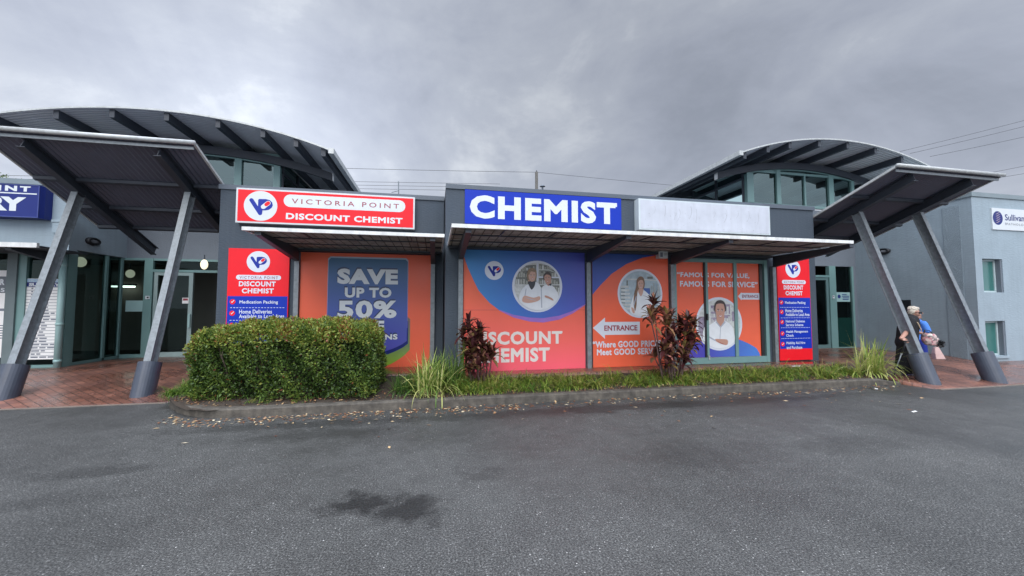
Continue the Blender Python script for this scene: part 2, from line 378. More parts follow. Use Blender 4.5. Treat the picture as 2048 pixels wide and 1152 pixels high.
# ------------------------------------------------------------------ ground
YC, YL, YE_L, YE_R = 8.25, 9.25, 12.4, 10.65        # front planes: chemist centre, chemist left wing, the two entry walls
XL0, XL1, XC1 = -4.54, 0.20, 9.75
FL = 0.30
def asphalt():
    m = bpy.data.materials.new("damp_asphalt"); m.use_nodes = True; t = m.node_tree; b = t.nodes["Principled BSDF"]
    tc = nn(t, "ShaderNodeTexCoord"); P = tc.outputs["Object"]
    big = nn(t, "ShaderNodeTexNoise"); big.inputs["Scale"].default_value = 0.42; big.inputs["Detail"].default_value = 7; big.inputs["Roughness"].default_value = 0.62; lk(t, P, big.inputs["Vector"])
    mid = nn(t, "ShaderNodeTexNoise"); mid.inputs["Scale"].default_value = 5; mid.inputs["Detail"].default_value = 8; mid.inputs["Roughness"].default_value = 0.7; lk(t, P, mid.inputs["Vector"])
    fine = nn(t, "ShaderNodeTexVoronoi"); fine.inputs["Scale"].default_value = 62; lk(t, P, fine.inputs["Vector"])
    f2 = nn(t, "ShaderNodeTexNoise"); f2.inputs["Scale"].default_value = 75; f2.inputs["Detail"].default_value = 5; f2.inputs["Roughness"].default_value = 0.75; lk(t, P, f2.inputs["Vector"])
    sc = nn(t, "ShaderNodeSeparateColor"); lk(t, fine.outputs["Color"], sc.inputs[0])
    base = ramp(t, f2.outputs[0], [(0.36, (0.015, 0.015, 0.014)), (0.49, (0.047, 0.047, 0.0445)), (0.62, (0.140, 0.140, 0.130))])
    stone = math_n(t, "MULTIPLY", ramp(t, fine.outputs["Distance"], [(0.18, 1.0), (0.36, 0.0)]), ramp(t, sc.outputs[0], [(0.80, 0.0), (0.86, 1.0)]))
    c = mixc(t, stone, base, (0.235, 0.232, 0.222))
    # scattered pale chips, larger and rarer
    v2 = nn(t, "ShaderNodeTexVoronoi"); v2.inputs["Scale"].default_value = 34; lk(t, P, v2.inputs["Vector"])
    s2 = nn(t, "ShaderNodeSeparateColor"); lk(t, v2.outputs["Color"], s2.inputs[0])
    chip = math_n(t, "MULTIPLY", ramp(t, v2.outputs["Distance"], [(0.12, 1.0), (0.20, 0.0)]), ramp(t, s2.outputs[1], [(0.955, 0.0), (0.97, 1.0)]))
    c = mixc(t, chip, c, (0.50, 0.49, 0.46))
    tone = math_n(t, "MULTIPLY", ramp(t, big.outputs[0], [(0.30, 0.70), (0.66, 1.18)]), ramp(t, mid.outputs[0], [(0.32, 0.78), (0.66, 1.10)]))
    # oil and damp stains with ragged edges
    st = None
    pn = nn(t, "ShaderNodeTexNoise"); pn.inputs["Scale"].default_value = 3.2; pn.inputs["Detail"].default_value = 6; pn.inputs["Roughness"].default_value = 0.7; lk(t, P, pn.inputs["Vector"])
    pv = nn(t, "ShaderNodeVectorMath", operation="SUBTRACT"); lk(t, pn.outputs["Color"], pv.inputs[0]); pv.inputs[1].default_value = (0.5, 0.5, 0.5)
    ps = nn(t, "ShaderNodeVectorMath", operation="SCALE"); lk(t, pv.outputs[0], ps.inputs[0]); ps.inputs["Scale"].default_value = 0.75
    pa = nn(t, "ShaderNodeVectorMath", operation="ADD"); lk(t, P, pa.inputs[0]); lk(t, ps.outputs[0], pa.inputs[1])
    for cx, cy, rx, ry, s in STAINS:
        q = nn(t, "ShaderNodeMapping"); q.vector_type = "POINT"; q.inputs["Location"].default_value = (-cx / rx, -cy / ry, 0); q.inputs["Scale"].default_value = (1 / rx, 1 / ry, 0)
        lk(t, pa.outputs[0], q.inputs[0]); ln = nn(t, "ShaderNodeVectorMath", operation="LENGTH"); lk(t, q.outputs[0], ln.inputs[0])
        v = math_n(t, "MULTIPLY", ramp(t, ln.outputs["Value"], [(0.45, 1.0), (1.0, 0.0)]), s)
        st = v if st is None else math_n(t, "MAXIMUM", st, v)
    tone = math_n(t, "MULTIPLY", tone, math_n(t, "SUBTRACT", 1.0, st))
    cc = nn(t, "ShaderNodeVectorMath", operation="SCALE"); lk(t, c, cc.inputs[0]); lk(t, tone, cc.inputs["Scale"])
    lk(t, cc.outputs[0], b.inputs["Base Color"])
    wet = ramp(t, big.outputs[0], [(0.35, 0.42), (0.62, 0.66)])
    lk(t, math_n(t, "SUBTRACT", wet, math_n(t, "MULTIPLY", st, 0.12)), b.inputs["Roughness"])
    b.inputs["Specular IOR Level"].default_value = 0.45
    bp = nn(t, "ShaderNodeBump"); bp.inputs["Strength"].default_value = 0.55; bp.inputs["Distance"].default_value = 0.006
    lk(t, math_n(t, "ADD", f2.outputs[0], fine.outputs["Distance"]), bp.inputs["Height"]); lk(t, bp.outputs[0], b.inputs["Normal"])
    return m
def _st(x, y, rx, ry, s): p = onZ(x, y, 0); return (p.x, p.y, rx, ry, s)
STAINS = [_st(735, 1000, 0.33, 0.22, 0.80), _st(815, 1015, 0.34, 0.24, 0.76), _st(860, 1040, 0.16, 0.16, 0.4), _st(690, 1020, 0.35, 0.12, 0.45), _st(960, 950, 0.30, 0.22, 0.35), _st(190, 945, 0.75, 0.22, 0.40),
          _st(120, 1000, 0.5, 0.2, 0.25), _st(1700, 890, 1.2, 0.35, 0.30), _st(600, 870, 1.8, 0.28, 0.28), _st(1300, 812, 5.5, 0.30, 0.50), _st(600, 850, 2.2, 0.25, 0.45), _st(1450, 905, 1.4, 0.4, 0.16)]
M["asphalt"] = asphalt()
rd = part("road", MB().poly([(-700, -700, 0), (700, -700, 0), (700, 900, 0), (-700, 900, 0)]), M["asphalt"])
tag(rd, kind="structure")

def pavers():
    m = bpy.data.materials.new("wet_brick_pavers"); m.use_nodes = True; t = m.node_tree; b = t.nodes["Principled BSDF"]
    tc = nn(t, "ShaderNodeTexCoord"); P = tc.outputs["Object"]
    mp_ = nn(t, "ShaderNodeMapping"); mp_.inputs["Rotation"].default_value = (0, 0, math.radians(45)); lk(t, P, mp_.inputs[0])
    # herringbone: two runs of bricks at right angles, chosen by diagonal bands
    def br(rot):
        q = nn(t, "ShaderNodeMapping"); q.inputs["Rotation"].default_value = (0, 0, math.radians(rot)); lk(t, P, q.inputs[0])
        n = nn(t, "ShaderNodeTexBrick"); n.inputs["Scale"].default_value = 1.0; n.inputs["Brick Width"].default_value = 0.23; n.inputs["Row Height"].default_value = 0.115; n.inputs["Mortar Size"].default_value = 0.006
        n.inputs["Mortar Smooth"].default_value = 0.2; n.inputs["Bias"].default_value = -0.1
        n.inputs["Color1"].default_value = (0.25, 0.112, 0.078, 1); n.inputs["Color2"].default_value = (0.155, 0.076, 0.060, 1); n.inputs["Mortar"].default_value = (0.050, 0.030, 0.024, 1)
        lk(t, q.outputs[0], n.inputs["Vector"]); return n
    a = br(38)
    n1_ = nn(t, "ShaderNodeTexNoise"); n1_.inputs["Scale"].default_value = 0.9; n1_.inputs["Detail"].default_value = 6; lk(t, P, n1_.inputs["Vector"])
    n2_ = nn(t, "ShaderNodeTexNoise"); n2_.inputs["Scale"].default_value = 30; n2_.inputs["Detail"].default_value = 5; lk(t, P, n2_.inputs["Vector"])
    c = mixc(t, 1.0, a.outputs[0], ramp(t, n1_.outputs[0], [(0.32, 0.62), (0.66, 1.25)]), "MULTIPLY")
    c = mixc(t, 1.0, c, ramp(t, n2_.outputs[0], [(0.3, 0.75), (0.7, 1.15)]), "MULTIPLY")
    lk(t, c, b.inputs["Base Color"])
    lk(t, ramp(t, n1_.outputs[0], [(0.34, 0.10), (0.62, 0.42)]), b.inputs["Roughness"])
    bp = nn(t, "ShaderNodeBump"); bp.inputs["Strength"].default_value = 0.35; bp.inputs["Distance"].default_value = 0.004; bp.invert = True
    lk(t, a.outputs["Fac"], bp.inputs["Height"]); lk(t, bp.outputs[0], b.inputs["Normal"])
    return m
M["pavers"] = pavers()
def sstep(a, b, x): u = min(1, max(0, (x - a) / (b - a))); return u * u * (3 - 2 * u)
def pave_edge(x):
    e = 7.85 + (8.25 - 7.85) * sstep(-4.6, -4.2, x)
    e += (7.72 - 8.25) * sstep(-0.2, 0.5, x)
    e += (6.02 - 7.72) * sstep(9.72, 10.02, x)
    return e + 0.10 * sstep(11, 14, x)
def ramp_edge(x):
    e = 7.85 + (5.4 - 7.85) * sstep(-4.5, -3.6, x)
    return e + (6.02 - 5.4) * sstep(9.2, 10.1, x)
def pave_z(x, y): return 0.006 + (FL - 0.006) * min(1, max(0, (y - ramp_edge(x)) / 2.3))
xs = sorted(set([round(-30 + i * 0.5, 3) for i in range(0, 52)] + [round(-4.7 + i * 0.06, 3) for i in range(0, 12)] + [round(-4 + i * 0.25, 3) for i in range(0, 55)] + [round(9.6 + i * 0.05, 3) for i in range(0, 14)] + [round(10.3 + i * 0.4, 3) for i in range(0, 60)]))
mb = MB(); NJ = 26
for x in xs:
    e = pave_edge(x)
    for j in range(NJ + 1):
        y = e + (20 - e) * (max(j - 1, 0) / (NJ - 1)) ** 1.8
        mb.v.append((x, y, pave_z(x, y) - (0.12 if j == 0 else 0)))
for i in range(len(xs) - 1):
    for j in range(NJ):
        a = i * (NJ + 1) + j; mb.f.append((a, a + NJ + 1, a + NJ + 2, a + 1)); mb.m.append(0)
tag(part("pavement", mb, M["pavers"], smooth=True), kind="structure")
# thin concrete header along the brick edge
mb = MB()
for x0, x1, n in ((-30, -4.55, 40), (10.02, 34, 40)):
    for i in range(n):
        a, b_ = x0 + (x1 - x0) * i / n, x0 + (x1 - x0) * (i + 1) / n
        mb.box(a, b_, pave_edge(a) - 0.05, pave_edge(a) - 0.002, -0.02, 0.012)
tag(part("pavement_edging", mb, mat("edging_concrete", (0.21, 0.17, 0.14), 0.7, var=0.3, vs=6)), kind="structure")

# kerbed garden island
kp = [onZ(x, y, 0) for x, y in ((1812, 768.4), (439, 837), (402, 836), (370, 831), (346, 822), (334, 812))]
kp = [Vector((9.98, 6.57, 0)), Vector((kp[1].x, 6.58, 0))] + kp[2:] + [Vector((-4.42, 7.82, 0)), Vector((-4.30, 8.2, 0))]
dense = []
for i in range(len(kp) - 1):
    n = 60 if i == 0 else 4
    for k in range(n): dense.append(kp[i].lerp(kp[i + 1], k / n))
dense.append(kp[-1])
def smooth_path(p, it=3):
    for _ in range(it): p = [p[0]] + [(p[i - 1] + p[i] * 2 + p[i + 1]) / 4 for i in range(1, len(p) - 1)] + [p[-1]]
    return p
dense = smooth_path(dense)
def inward(i):
    d = (dense[min(i + 1, len(dense) - 1)] - dense[max(i - 1, 0)]).normalized(); return Vector((d.y, -d.x, 0))
KH, KW = 0.135, 0.15
mb = MB(); acc = 0.0; seg = []
def kerb_run(idx):
    rs = []
    for i in idx:
        n_ = inward(i); p = dense[i]; hgt = KH * (1 if dense[i].x < 9.3 else max(0.35, 1 - (dense[i].x - 9.3) / 0.9))
        rs.append([p + Vector((0, 0, -0.05)), p + n_ * 0.012 + Vector((0, 0, hgt - 0.025)), p + n_ * 0.035 + Vector((0, 0, hgt)), p + n_ * KW + Vector((0, 0, hgt)), p + n_ * KW + Vector((0, 0, -0.05))])
    mb.rings(rs)
cur = [0]
for i in range(1, len(dense)):
    cur.append(i); acc += (dense[i] - dense[i - 1]).length
    if acc > 1.15 or i == len(dense) - 1:
        kerb_run(cur); cur = [i]; acc = 0
        if i < len(dense) - 1:          # open joint
            dense[i] = dense[i]
tag(part("kerb", mb, M["concrete"]), kind="structure")
def soil_z(x, y): return 0.115 + 0.15 * sstep(6.7, 8.1, y)
def back_edge(x): return pave_edge(x) + 0.03 if x > -4.25 else 8.28
mb = MB(); nx, ny = 120, 8
for i in range(nx + 1):
    x = -4.40 + (9.93 + 4.40) * i / nx
    if x < -3.1: yf = 6.60 + (1.02) * ((-3.1 - x) / 1.3) ** 2.2
    else: yf = 6.64
    yb = back_edge(x)
    for j in range(ny + 1):
        y = yf + (yb - yf) * j / ny
        mb.v.append((x, y, soil_z(x, y) * (1 - 0.5 * sstep(9.5, 9.95, x)) + rnd.uniform(-0.008, 0.012)))
for i in range(nx):
    for j in range(ny):
        a = i * (ny + 1) + j; mb.f.append((a, a + ny + 1, a + ny + 2, a + 1)); mb.m.append(0)
tag(part("garden_bed", mb, M["soil"], smooth=True), kind="structure")

# ------------------------------------------------------------------ chemist building
def wall_holes(mb, x0, x1, y0, y1, z0, z1, holes, m=0):
    X = sorted({x0, x1, *[h[0] for h in holes], *[h[1] for h in holes]}); Z = sorted({z0, z1, *[h[2] for h in holes], *[h[3] for h in holes]})
    for i in range(len(X) - 1):
        for k in range(len(Z) - 1):
            cx, cz = (X[i] + X[i + 1]) / 2, (Z[k] + Z[k + 1]) / 2
            if any(h[0] < cx < h[1] and h[2] < cz < h[3] for h in holes): continue
            mb.box(X[i], X[i + 1], y0, y1, Z[k], Z[k + 1], m)
    return mb
PZ = 4.31                                            # parapet top
chem = thing("shop_building", "dark blue-grey rendered single-storey chemist shop with flat parapet in the middle", "shop building", (2.6, 9.0, 0))
part("wall", MB().box(XL0, XL1, YL, 19, -0.1, PZ - 0.10), M["darkwall"], chem)
part("wall", MB().box(XL1 + 0.02, XC1, YC, 19.02, -0.1, PZ - 0.10), M["darkwall"], chem)
part("coping", MB().box(XL0 - 0.03, XL1 + 0.01, YL - 0.03, 19, PZ - 0.10, PZ + 0.003), M["darktrim"], chem)
part("coping", MB().box(XL1 + 0.015, XC1 + 0.03, YC - 0.03, 19, PZ - 0.10, PZ), M["darktrim"], chem)
part("plinth", MB().box(XL0 + 1.36, XL1 - 0.03, YL - 0.02, YL - 0.001, 0.2, 0.36).box(0.62, 5.6, YC - 0.018, YC - 0.001, 0.2, 0.36), mat("brick_plinth", (0.085, 0.048, 0.038), 0.6, var=0.4, vs=12), chem)
a = onY(1327, 510, YC - 0.2)
tg = thing("security_siren", "small white siren box fixed under the awning above the woman poster", "siren", (a.x, YC - 0.1, a.z))
part("case", MB().box(a.x - 0.11, a.x + 0.11, YC - 0.2, YC - 0.055, a.z - 0.075, a.z + 0.085), M["white"], tg)
part("grille", MB().box(a.x - 0.085, a.x - 0.02, YC - 0.206, YC - 0.2005, a.z - 0.05, a.z + 0.06), M["ink"], tg)
part("window", MB().box(a.x + 0.015, a.x + 0.09, YC - 0.205, YC - 0.2005, a.z - 0.01, a.z + 0.05), M["silver"], tg)

# ------------------------------------------------------------------ signs
def logo(mb, cx, cz, r, y, mw, mbl, mr, mwh):
    mb.disc(cx, cz, r, y, mw)
    y -= 0.0015
    mb.capsule2((cx - 0.56 * r, cz + 0.36 * r), (cx - 0.02 * r, cz - 0.50 * r), 0.125 * r, y, mbl)
    pts = [(-0.02, 0.46), (0.30, 0.47), (0.52, 0.42), (0.68, 0.27), (0.73, 0.08), (0.66, -0.10), (0.50, -0.24), (0.30, -0.29), (0.12, -0.30), (0.10, -0.50), (0.06, -0.60), (-0.04, -0.62), (-0.12, -0.56), (-0.16, -0.30), (-0.16, 0.38), (-0.11, 0.45)]
    mb.flat([(cx + a_ * r, cz + b_ * r) for a_, b_ in pts], y - 0.001, mbl)
    mb.capsule2((cx + 0.16 * r, cz - 0.06 * r), (cx + 0.45 * r, cz + 0.21 * r), 0.145 * r, y - 0.002, mwh)
    mb.capsule2((cx + 0.335 * r, cz + 0.10 * r), (cx + 0.45 * r, cz + 0.21 * r), 0.115 * r, y - 0.003, mr)
    return mb
def pill(mb, x0, x1, z0, z1, y, m): r = (z1 - z0) / 2; return mb.capsule2((x0 + r, (z0 + z1) / 2), (x1 - r, (z0 + z1) / 2), r, y, m, 14)

# red light-box on the left wing
Y1 = YL - 0.16
A, B = onY(473, 376, Y1), onY(829, 459, Y1)
sx0, sx1, sz0, sz1 = A.x, B.x, (B.z + onY(473, 444.5, Y1).z) / 2, (A.z + onY(829, 393.5, Y1).z) / 2
t = thing("sign_box", "long red box sign reading VICTORIA POINT DISCOUNT CHEMIST above the left awning", "sign", ((sx0 + sx1) / 2, YL, sz0))
part("frame", MB().box(sx0, sx1, Y1, YL - 0.001, sz0, sz1), M["silver"], t)
part("face", MB().rect(sx0 + 0.035, sx1 - 0.035, sz0 + 0.035, sz1 - 0.035, Y1 - 0.003), M["red"], t)
c = onY(521.6, 411.8, Y1)
part("logo", logo(MB(), c.x, c.z, 0.325, Y1 - 0.005, 0, 1, 2, 0), [M["white"], M["logoblue"], M["red"]], t)
a, b = onY(567.4, 402, Y1), onY(810.7, 412, Y1)
part("name_plate", pill(MB(), a.x, b.x, 0.5 * (a.z + b.z) - 0.138, 0.5 * (a.z + b.z) + 0.138, Y1 - 0.005, 0), M["white"], t)
mb = MB().textpx("VICTORIA POINT", 583.6, 397, 798, 417.4, Y1 - 0.007, 0, 0.006, 1.45)
part("lettering", mb, M["maroon"], t)
part("lettering", MB().textpx("DISCOUNT CHEMIST", 572, 425.6, 805, 448, Y1 - 0.005, 0, 0.040, 1.10), M["white"], t)

# flat blue CHEMIST panel
Y2 = YC - 0.03
A, B = onY(930, 377, Y2), onY(1243, 460, Y2)
t = thing("shop_sign", "blue panel with big white CHEMIST lettering on the dark parapet", "sign", ((A.x + B.x) / 2, YC, B.z))
part("face", MB().box(A.x, B.x, Y2, YC - 0.001, (B.z + onY(930, 447, Y2).z) / 2, (A.z + onY(1243, 397, Y2).z) / 2), M["blue"], t)
part("lettering", MB().textpx("CHEMIST", 939.8, 388.8, 1234.5, 449.4, Y2 - 0.003, 0, 0.050, 1.16), M["bluewhite"], t)

# blank box sign
Y3 = YC - 0.20
A, B = onY(1277, 397, Y3), onY(1541, 470, Y3)
bz0, bz1 = (B.z + onY(1277, 459, Y3).z) / 2, (A.z + onY(1541, 412.5, Y3).z) / 2
t = thing("sign_box", "blank weathered white box sign with streaks beside the CHEMIST panel", "sign", ((A.x + B.x) / 2, YC, bz0))
part("frame", MB().box(A.x, B.x, Y3, YC - 0.001, bz0, bz1), mat("pale_frame", (0.55, 0.62, 0.64), 0.45, var=0.1), t)
mb = MB().rect(A.x + 0.045, B.x - 0.03, bz0 + 0.03, bz1 - 0.03, Y3 - 0.004, 0)
w, h = B.x - A.x, bz1 - bz0
for i in range(13):                                  # ghost traces of removed letters
    u = A.x + w * (0.05 + 0.9 * rnd.random()); k = 6; pts = []
    bend = rnd.uniform(0.02, 0.10); y0_ = rnd.uniform(0.30, 0.55); y1_ = rnd.uniform(0.6, 0.85)
    for j in range(k): s_ = j / (k - 1); pts.append((u + bend * math.sin(s_ * 2.4), bz0 + h * (y0_ + (y1_ - y0_) * s_)))
    wd = rnd.uniform(0.002, 0.005)
    mb.flat([(p[0] - wd, p[1]) for p in pts] + [(p[0] + wd, p[1]) for p in reversed(pts)], Y3 - 0.0055 - 0.0001 * i, 1)
for i in range(40):
    u, v_ = A.x + w * rnd.uniform(0.04, 0.96), bz0 + h * rnd.uniform(0.08, 0.6)
    mb.disc(u, v_, rnd.uniform(0.004, 0.010), Y3 - 0.009 - 0.0001 * i, 1, n=7)
part("face", mb, [M["blank"], mat("glue_traces", (0.33, 0.34, 0.37), 0.6)], t)

# tall directory boards
ITEMS = [(0.438, ["Medication Packing"], [(0.427, 0.460, 0.832)]), (0.531, ["Home Deliveries", "Available to Local Area"], [(0.502, 0.535, 0.737), (0.541, 0.572, 0.945)]),
         (0.629, ["National Diabetes", "Service Scheme"], [(0.609, 0.634, 0.795), (0.645, 0.670, 0.74)]), (0.740, ["Health Management", "Check"], [(0.711, 0.741, 0.878), (0.747, 0.772, 0.435)]),
         (0.843, ["Mobility Aid Hire", "and Purchase"], [(0.820, 0.852, 0.775), (0.862, 0.892, 0.68)])]
def directory(x0, x1, z0, z1, yw, lab):
    y = yw - 0.05; W, H = x1 - x0, z1 - z0
    X = lambda u: x0 + W * u
    Z = lambda v: z1 - H * v
    t = thing("directory_board", lab, "sign", ((x0 + x1) / 2, yw, z0), "tall red and blue directory boards")
    part("backing", MB().box(x0, x1, y, yw - 0.001, z0, z1), M["red"], t)
    part("blue_panel", MB().rect(X(0.012), X(0.988), Z(0.888), Z(0.392), y - 0.003), M["blue"], t)
    part("logo", logo(MB(), X(0.488), Z(0.107), 0.228, y - 0.003, 0, 1, 2, 0), [M["bluewhite"], M["logoblue"], M["red"]], t)
    part("name_plate", pill(MB(), X(0.135), X(0.87), Z(0.257), Z(0.218), y - 0.003, 0), M["bluewhite"], t)
    part("lettering", MB().text("VICTORIA POINT", X(0.19), X(0.82), Z(0.250), Z(0.227), y - 0.005, 0, 0.01, 1.35), M["maroon"], t)
    ln_ = [MB().text("DISCOUNT", X(0.185), X(0.785), Z(0.312), Z(0.270), y - 0.003, 0, 0.038, 1.1), MB().text("CHEMIST", X(0.235), X(0.755), Z(0.369), Z(0.327), y - 0.003, 0, 0.038, 1.1)]
    for v_, ln, bx in ITEMS:
        for s_, (ta, tb, u1) in zip(ln, bx): ln_.append(MB().text(s_, X(0.205), X(u1), Z(tb), Z(ta), y - 0.005, 0, 0.020, 1.05))
    for v_ in (0.486, 0.588, 0.684, 0.788):
        mb = MB()
        for k in range(18): mb.rect(X(0.06 + k * 0.05), X(0.06 + k * 0.05 + 0.03), Z(v_ + 0.0025), Z(v_ - 0.0015), y - 0.005, 0)
        part("dashed_rule", mb, M["bluewhite"], t)
    for mb in ln_: part("lettering", mb, M["bluewhite"], t)
    for v_, ln, bx in ITEMS:
        k = MB().disc(X(0.095), Z(v_), 0.055, y - 0.005, 0, n=24)
        q = [(-0.028, 0.004), (-0.012, -0.028), (0.034, 0.030), (0.026, 0.040), (-0.011, -0.008), (-0.020, 0.014)]
        k.flat([(X(0.095) + a_, Z(v_) + b_) for a_, b_ in q], y - 0.007, 1)
        part("tick_badge", k, [M["red"], M["bluewhite"]], t)
    return t
a, b = onY(457.5, 496, YL - 0.05), onY(579.5, 497, YL - 0.05)
directory(a.x, b.x, a.z - 2.62, a.z, YL, "tall red and blue directory board half hidden behind the hedge")
a, b = onY(1553, 516, YC - 0.05), onY(1626, 726.3, YC - 0.05)
directory(a.x, b.x, FL + 0.03, a.z + 0.01, YC, "tall red and blue directory board beside the glass sliding door")

# ------------------------------------------------------------------ printed window panels
def poster(name, label, x0, x1, z0, z1, y, base, group="printed window panels"):
    t = thing(name, label, "window poster", ((x0 + x1) / 2, y + 0.02, z0), group)
    part("backing", MB().box(x0, x1, y, y + 0.02, z0, z1), base, t)
    return t
Y5 = YL - 0.03                                       # SAVE panel
A, B = onY(602, 504, Y5), onY(862, 733, Y5)
P0 = (A.x, B.x, B.z, (A.z + onY(862, 511, Y5).z) / 2)
t = poster("window_poster", "orange window panel with blue shield reading SAVE UP TO 50% OFF", *P0, Y5, M["orange"])
lz = B.z
def shield(x0, x1, ztop, zs, zb, y, m, mbx, rc=0.05):
    n = 16; cx = (x0 + x1) / 2; pts = [(x0, ztop - rc), (x0 + rc, ztop), (x1 - rc, ztop), (x1, ztop - rc), (x1, zs)]
    for i in range(1, n): s_ = i / n; pts.append((x1 + (x0 - x1) * s_, zs + (zb - zs) * math.sin(math.pi * s_) ** 0.8))
    pts.append((x0, zs)); return mbx.flat(pts, y, m)
a, b, d_ = onY(657.7, 514, Y5), onY(813.5, 682, Y5), onY(764, 705, Y5)
sxa, sxb, zt, zs = a.x, b.x, a.z - 0.02, b.z
mb = MB()
shield(sxa + 0.10, sxb + 0.07, zs + 0.55, zs - 0.20, zs - 0.62, Y5 - 0.002, 0, mb)
part("green_shadow", mb, grad("printed_green_fade", [(0.0, (0.30, 0.50, 0.03)), (0.45, (0.15, 0.23, 0.10)), (1.0, (0.17, 0.13, 0.12))], 2, zs - 0.62 - lz, zs + 0.5 - lz), t)
mb = MB(); shield(sxa + 0.04, sxb + 0.028, zs + 0.5, zs - 0.06, zs - 0.36, Y5 - 0.004, 0, mb)
part("navy_shadow", mb, M["navy"], t)
mb = MB(); shield(sxa - 0.012, sxb + 0.012, zt + 0.035, zs + 0.3, zs + 0.2, Y5 - 0.0055, 0, mb)
part("pale_outline", mb, grad("outline_fade", [(0.0, (0.12, 0.10, 0.42)), (0.5, (0.30, 0.30, 0.50)), (1.0, (0.36, 0.46, 0.58))], 2, zs + 0.2 - lz, zt - lz), t)
mb = MB(); shield(sxa, sxb, zt, zs, zs - 0.28, Y5 - 0.007, 0, mb)
part("shield", mb, grad("shield_fade", [(0.0, (0.085, 0.080, 0.42)), (0.5, (0.060, 0.105, 0.35)), (1.0, (0.040, 0.135, 0.25))], 2, zs - 0.3 - lz, zt - lz), t)
LN = [("SAVE", 675, 536.7, 795.8, 569.3, 0.058), ("UP TO", 689.8, 574.7, 782.8, 595.7, 0.045), ("50%", 675.7, 600.8, 793, 636.3, 0.040), ("OFF", 700, 641.5, 768, 666, 0.045), ("ONS", 752, 668.6, 795, 679, 0.042)]
shm = mat("shadow_print", (0.018, 0.035, 0.10), 0.4)
for s_, x_, y_, X_, Y_, bo in LN:
    part("lettering_shadow", MB().textpx(s_, x_ - 1.2, y_ - 3.0, X_ - 0.8, Y_ - 2.4, Y5 - 0.009, 0, bo, 1.10), shm, t)
    part("lettering", MB().textpx(s_, x_, y_, X_, Y_, Y5 - 0.011, 0, bo, 1.10), M["white"], t)

# -------- portraits printed inside white rings
PM = dict(ring=M["bluewhite"], pale=mat("print_pale_shelves", (0.60, 0.62, 0.60), 0.4, var=0.25, vs=16), shelf=mat("print_dark_goods", (0.17, 0.18, 0.16), 0.4, var=0.5, vs=26), goods=mat("print_goods", (0.40, 0.41, 0.36), 0.4, var=0.4, vs=30),
          coat=mat("print_coat", (0.74, 0.77, 0.80), 0.4, var=0.06, vs=8), fold=mat("print_coat_fold", (0.40, 0.43, 0.50), 0.4), skin=mat("print_skin", (0.58, 0.34, 0.26), 0.4, var=0.05), skin2=mat("print_skin_tan", (0.50, 0.27, 0.20), 0.4, var=0.05),
          blond=mat("print_blond", (0.28, 0.19, 0.11), 0.4, var=0.3, vs=30), brown=mat("print_brown", (0.045, 0.028, 0.024), 0.4, var=0.2), long=mat("print_long_hair", (0.22, 0.115, 0.060), 0.4, var=0.35, vs=26),
          dark=mat("print_black", (0.02, 0.022, 0.03), 0.4), lip=mat("print_lip", (0.40, 0.10, 0.09), 0.4), teeth=mat("print_teeth", (0.75, 0.73, 0.70), 0.4), cold=mat("print_cold_room", (0.40, 0.50, 0.55), 0.4, var=0.25, vs=10), mauve=mat("print_mauve", (0.32, 0.27, 0.36), 0.4, var=0.4, vs=14),
          pchart=mat("print_blue_folder", (0.05, 0.12, 0.38), 0.4))
PK = list(PM); PI = {k: i for i, k in enumerate(PK)}
def spl(pts, n=5):                                   # closed smooth outline
    out = []; k = len(pts)
    for i in range(k):
        p0, p1, p2, p3 = (Vector(pts[(i + j - 1) % k]) for j in range(4))
        for s_ in range(n):
            t_ = s_ / n; out.append(tuple(0.5 * ((2 * p1) + (p2 - p0) * t_ + (2 * p0 - 5 * p1 + 4 * p2 - p3) * t_ ** 2 + (3 * p1 - p0 - 3 * p2 + p3) * t_ ** 3)))
    return out
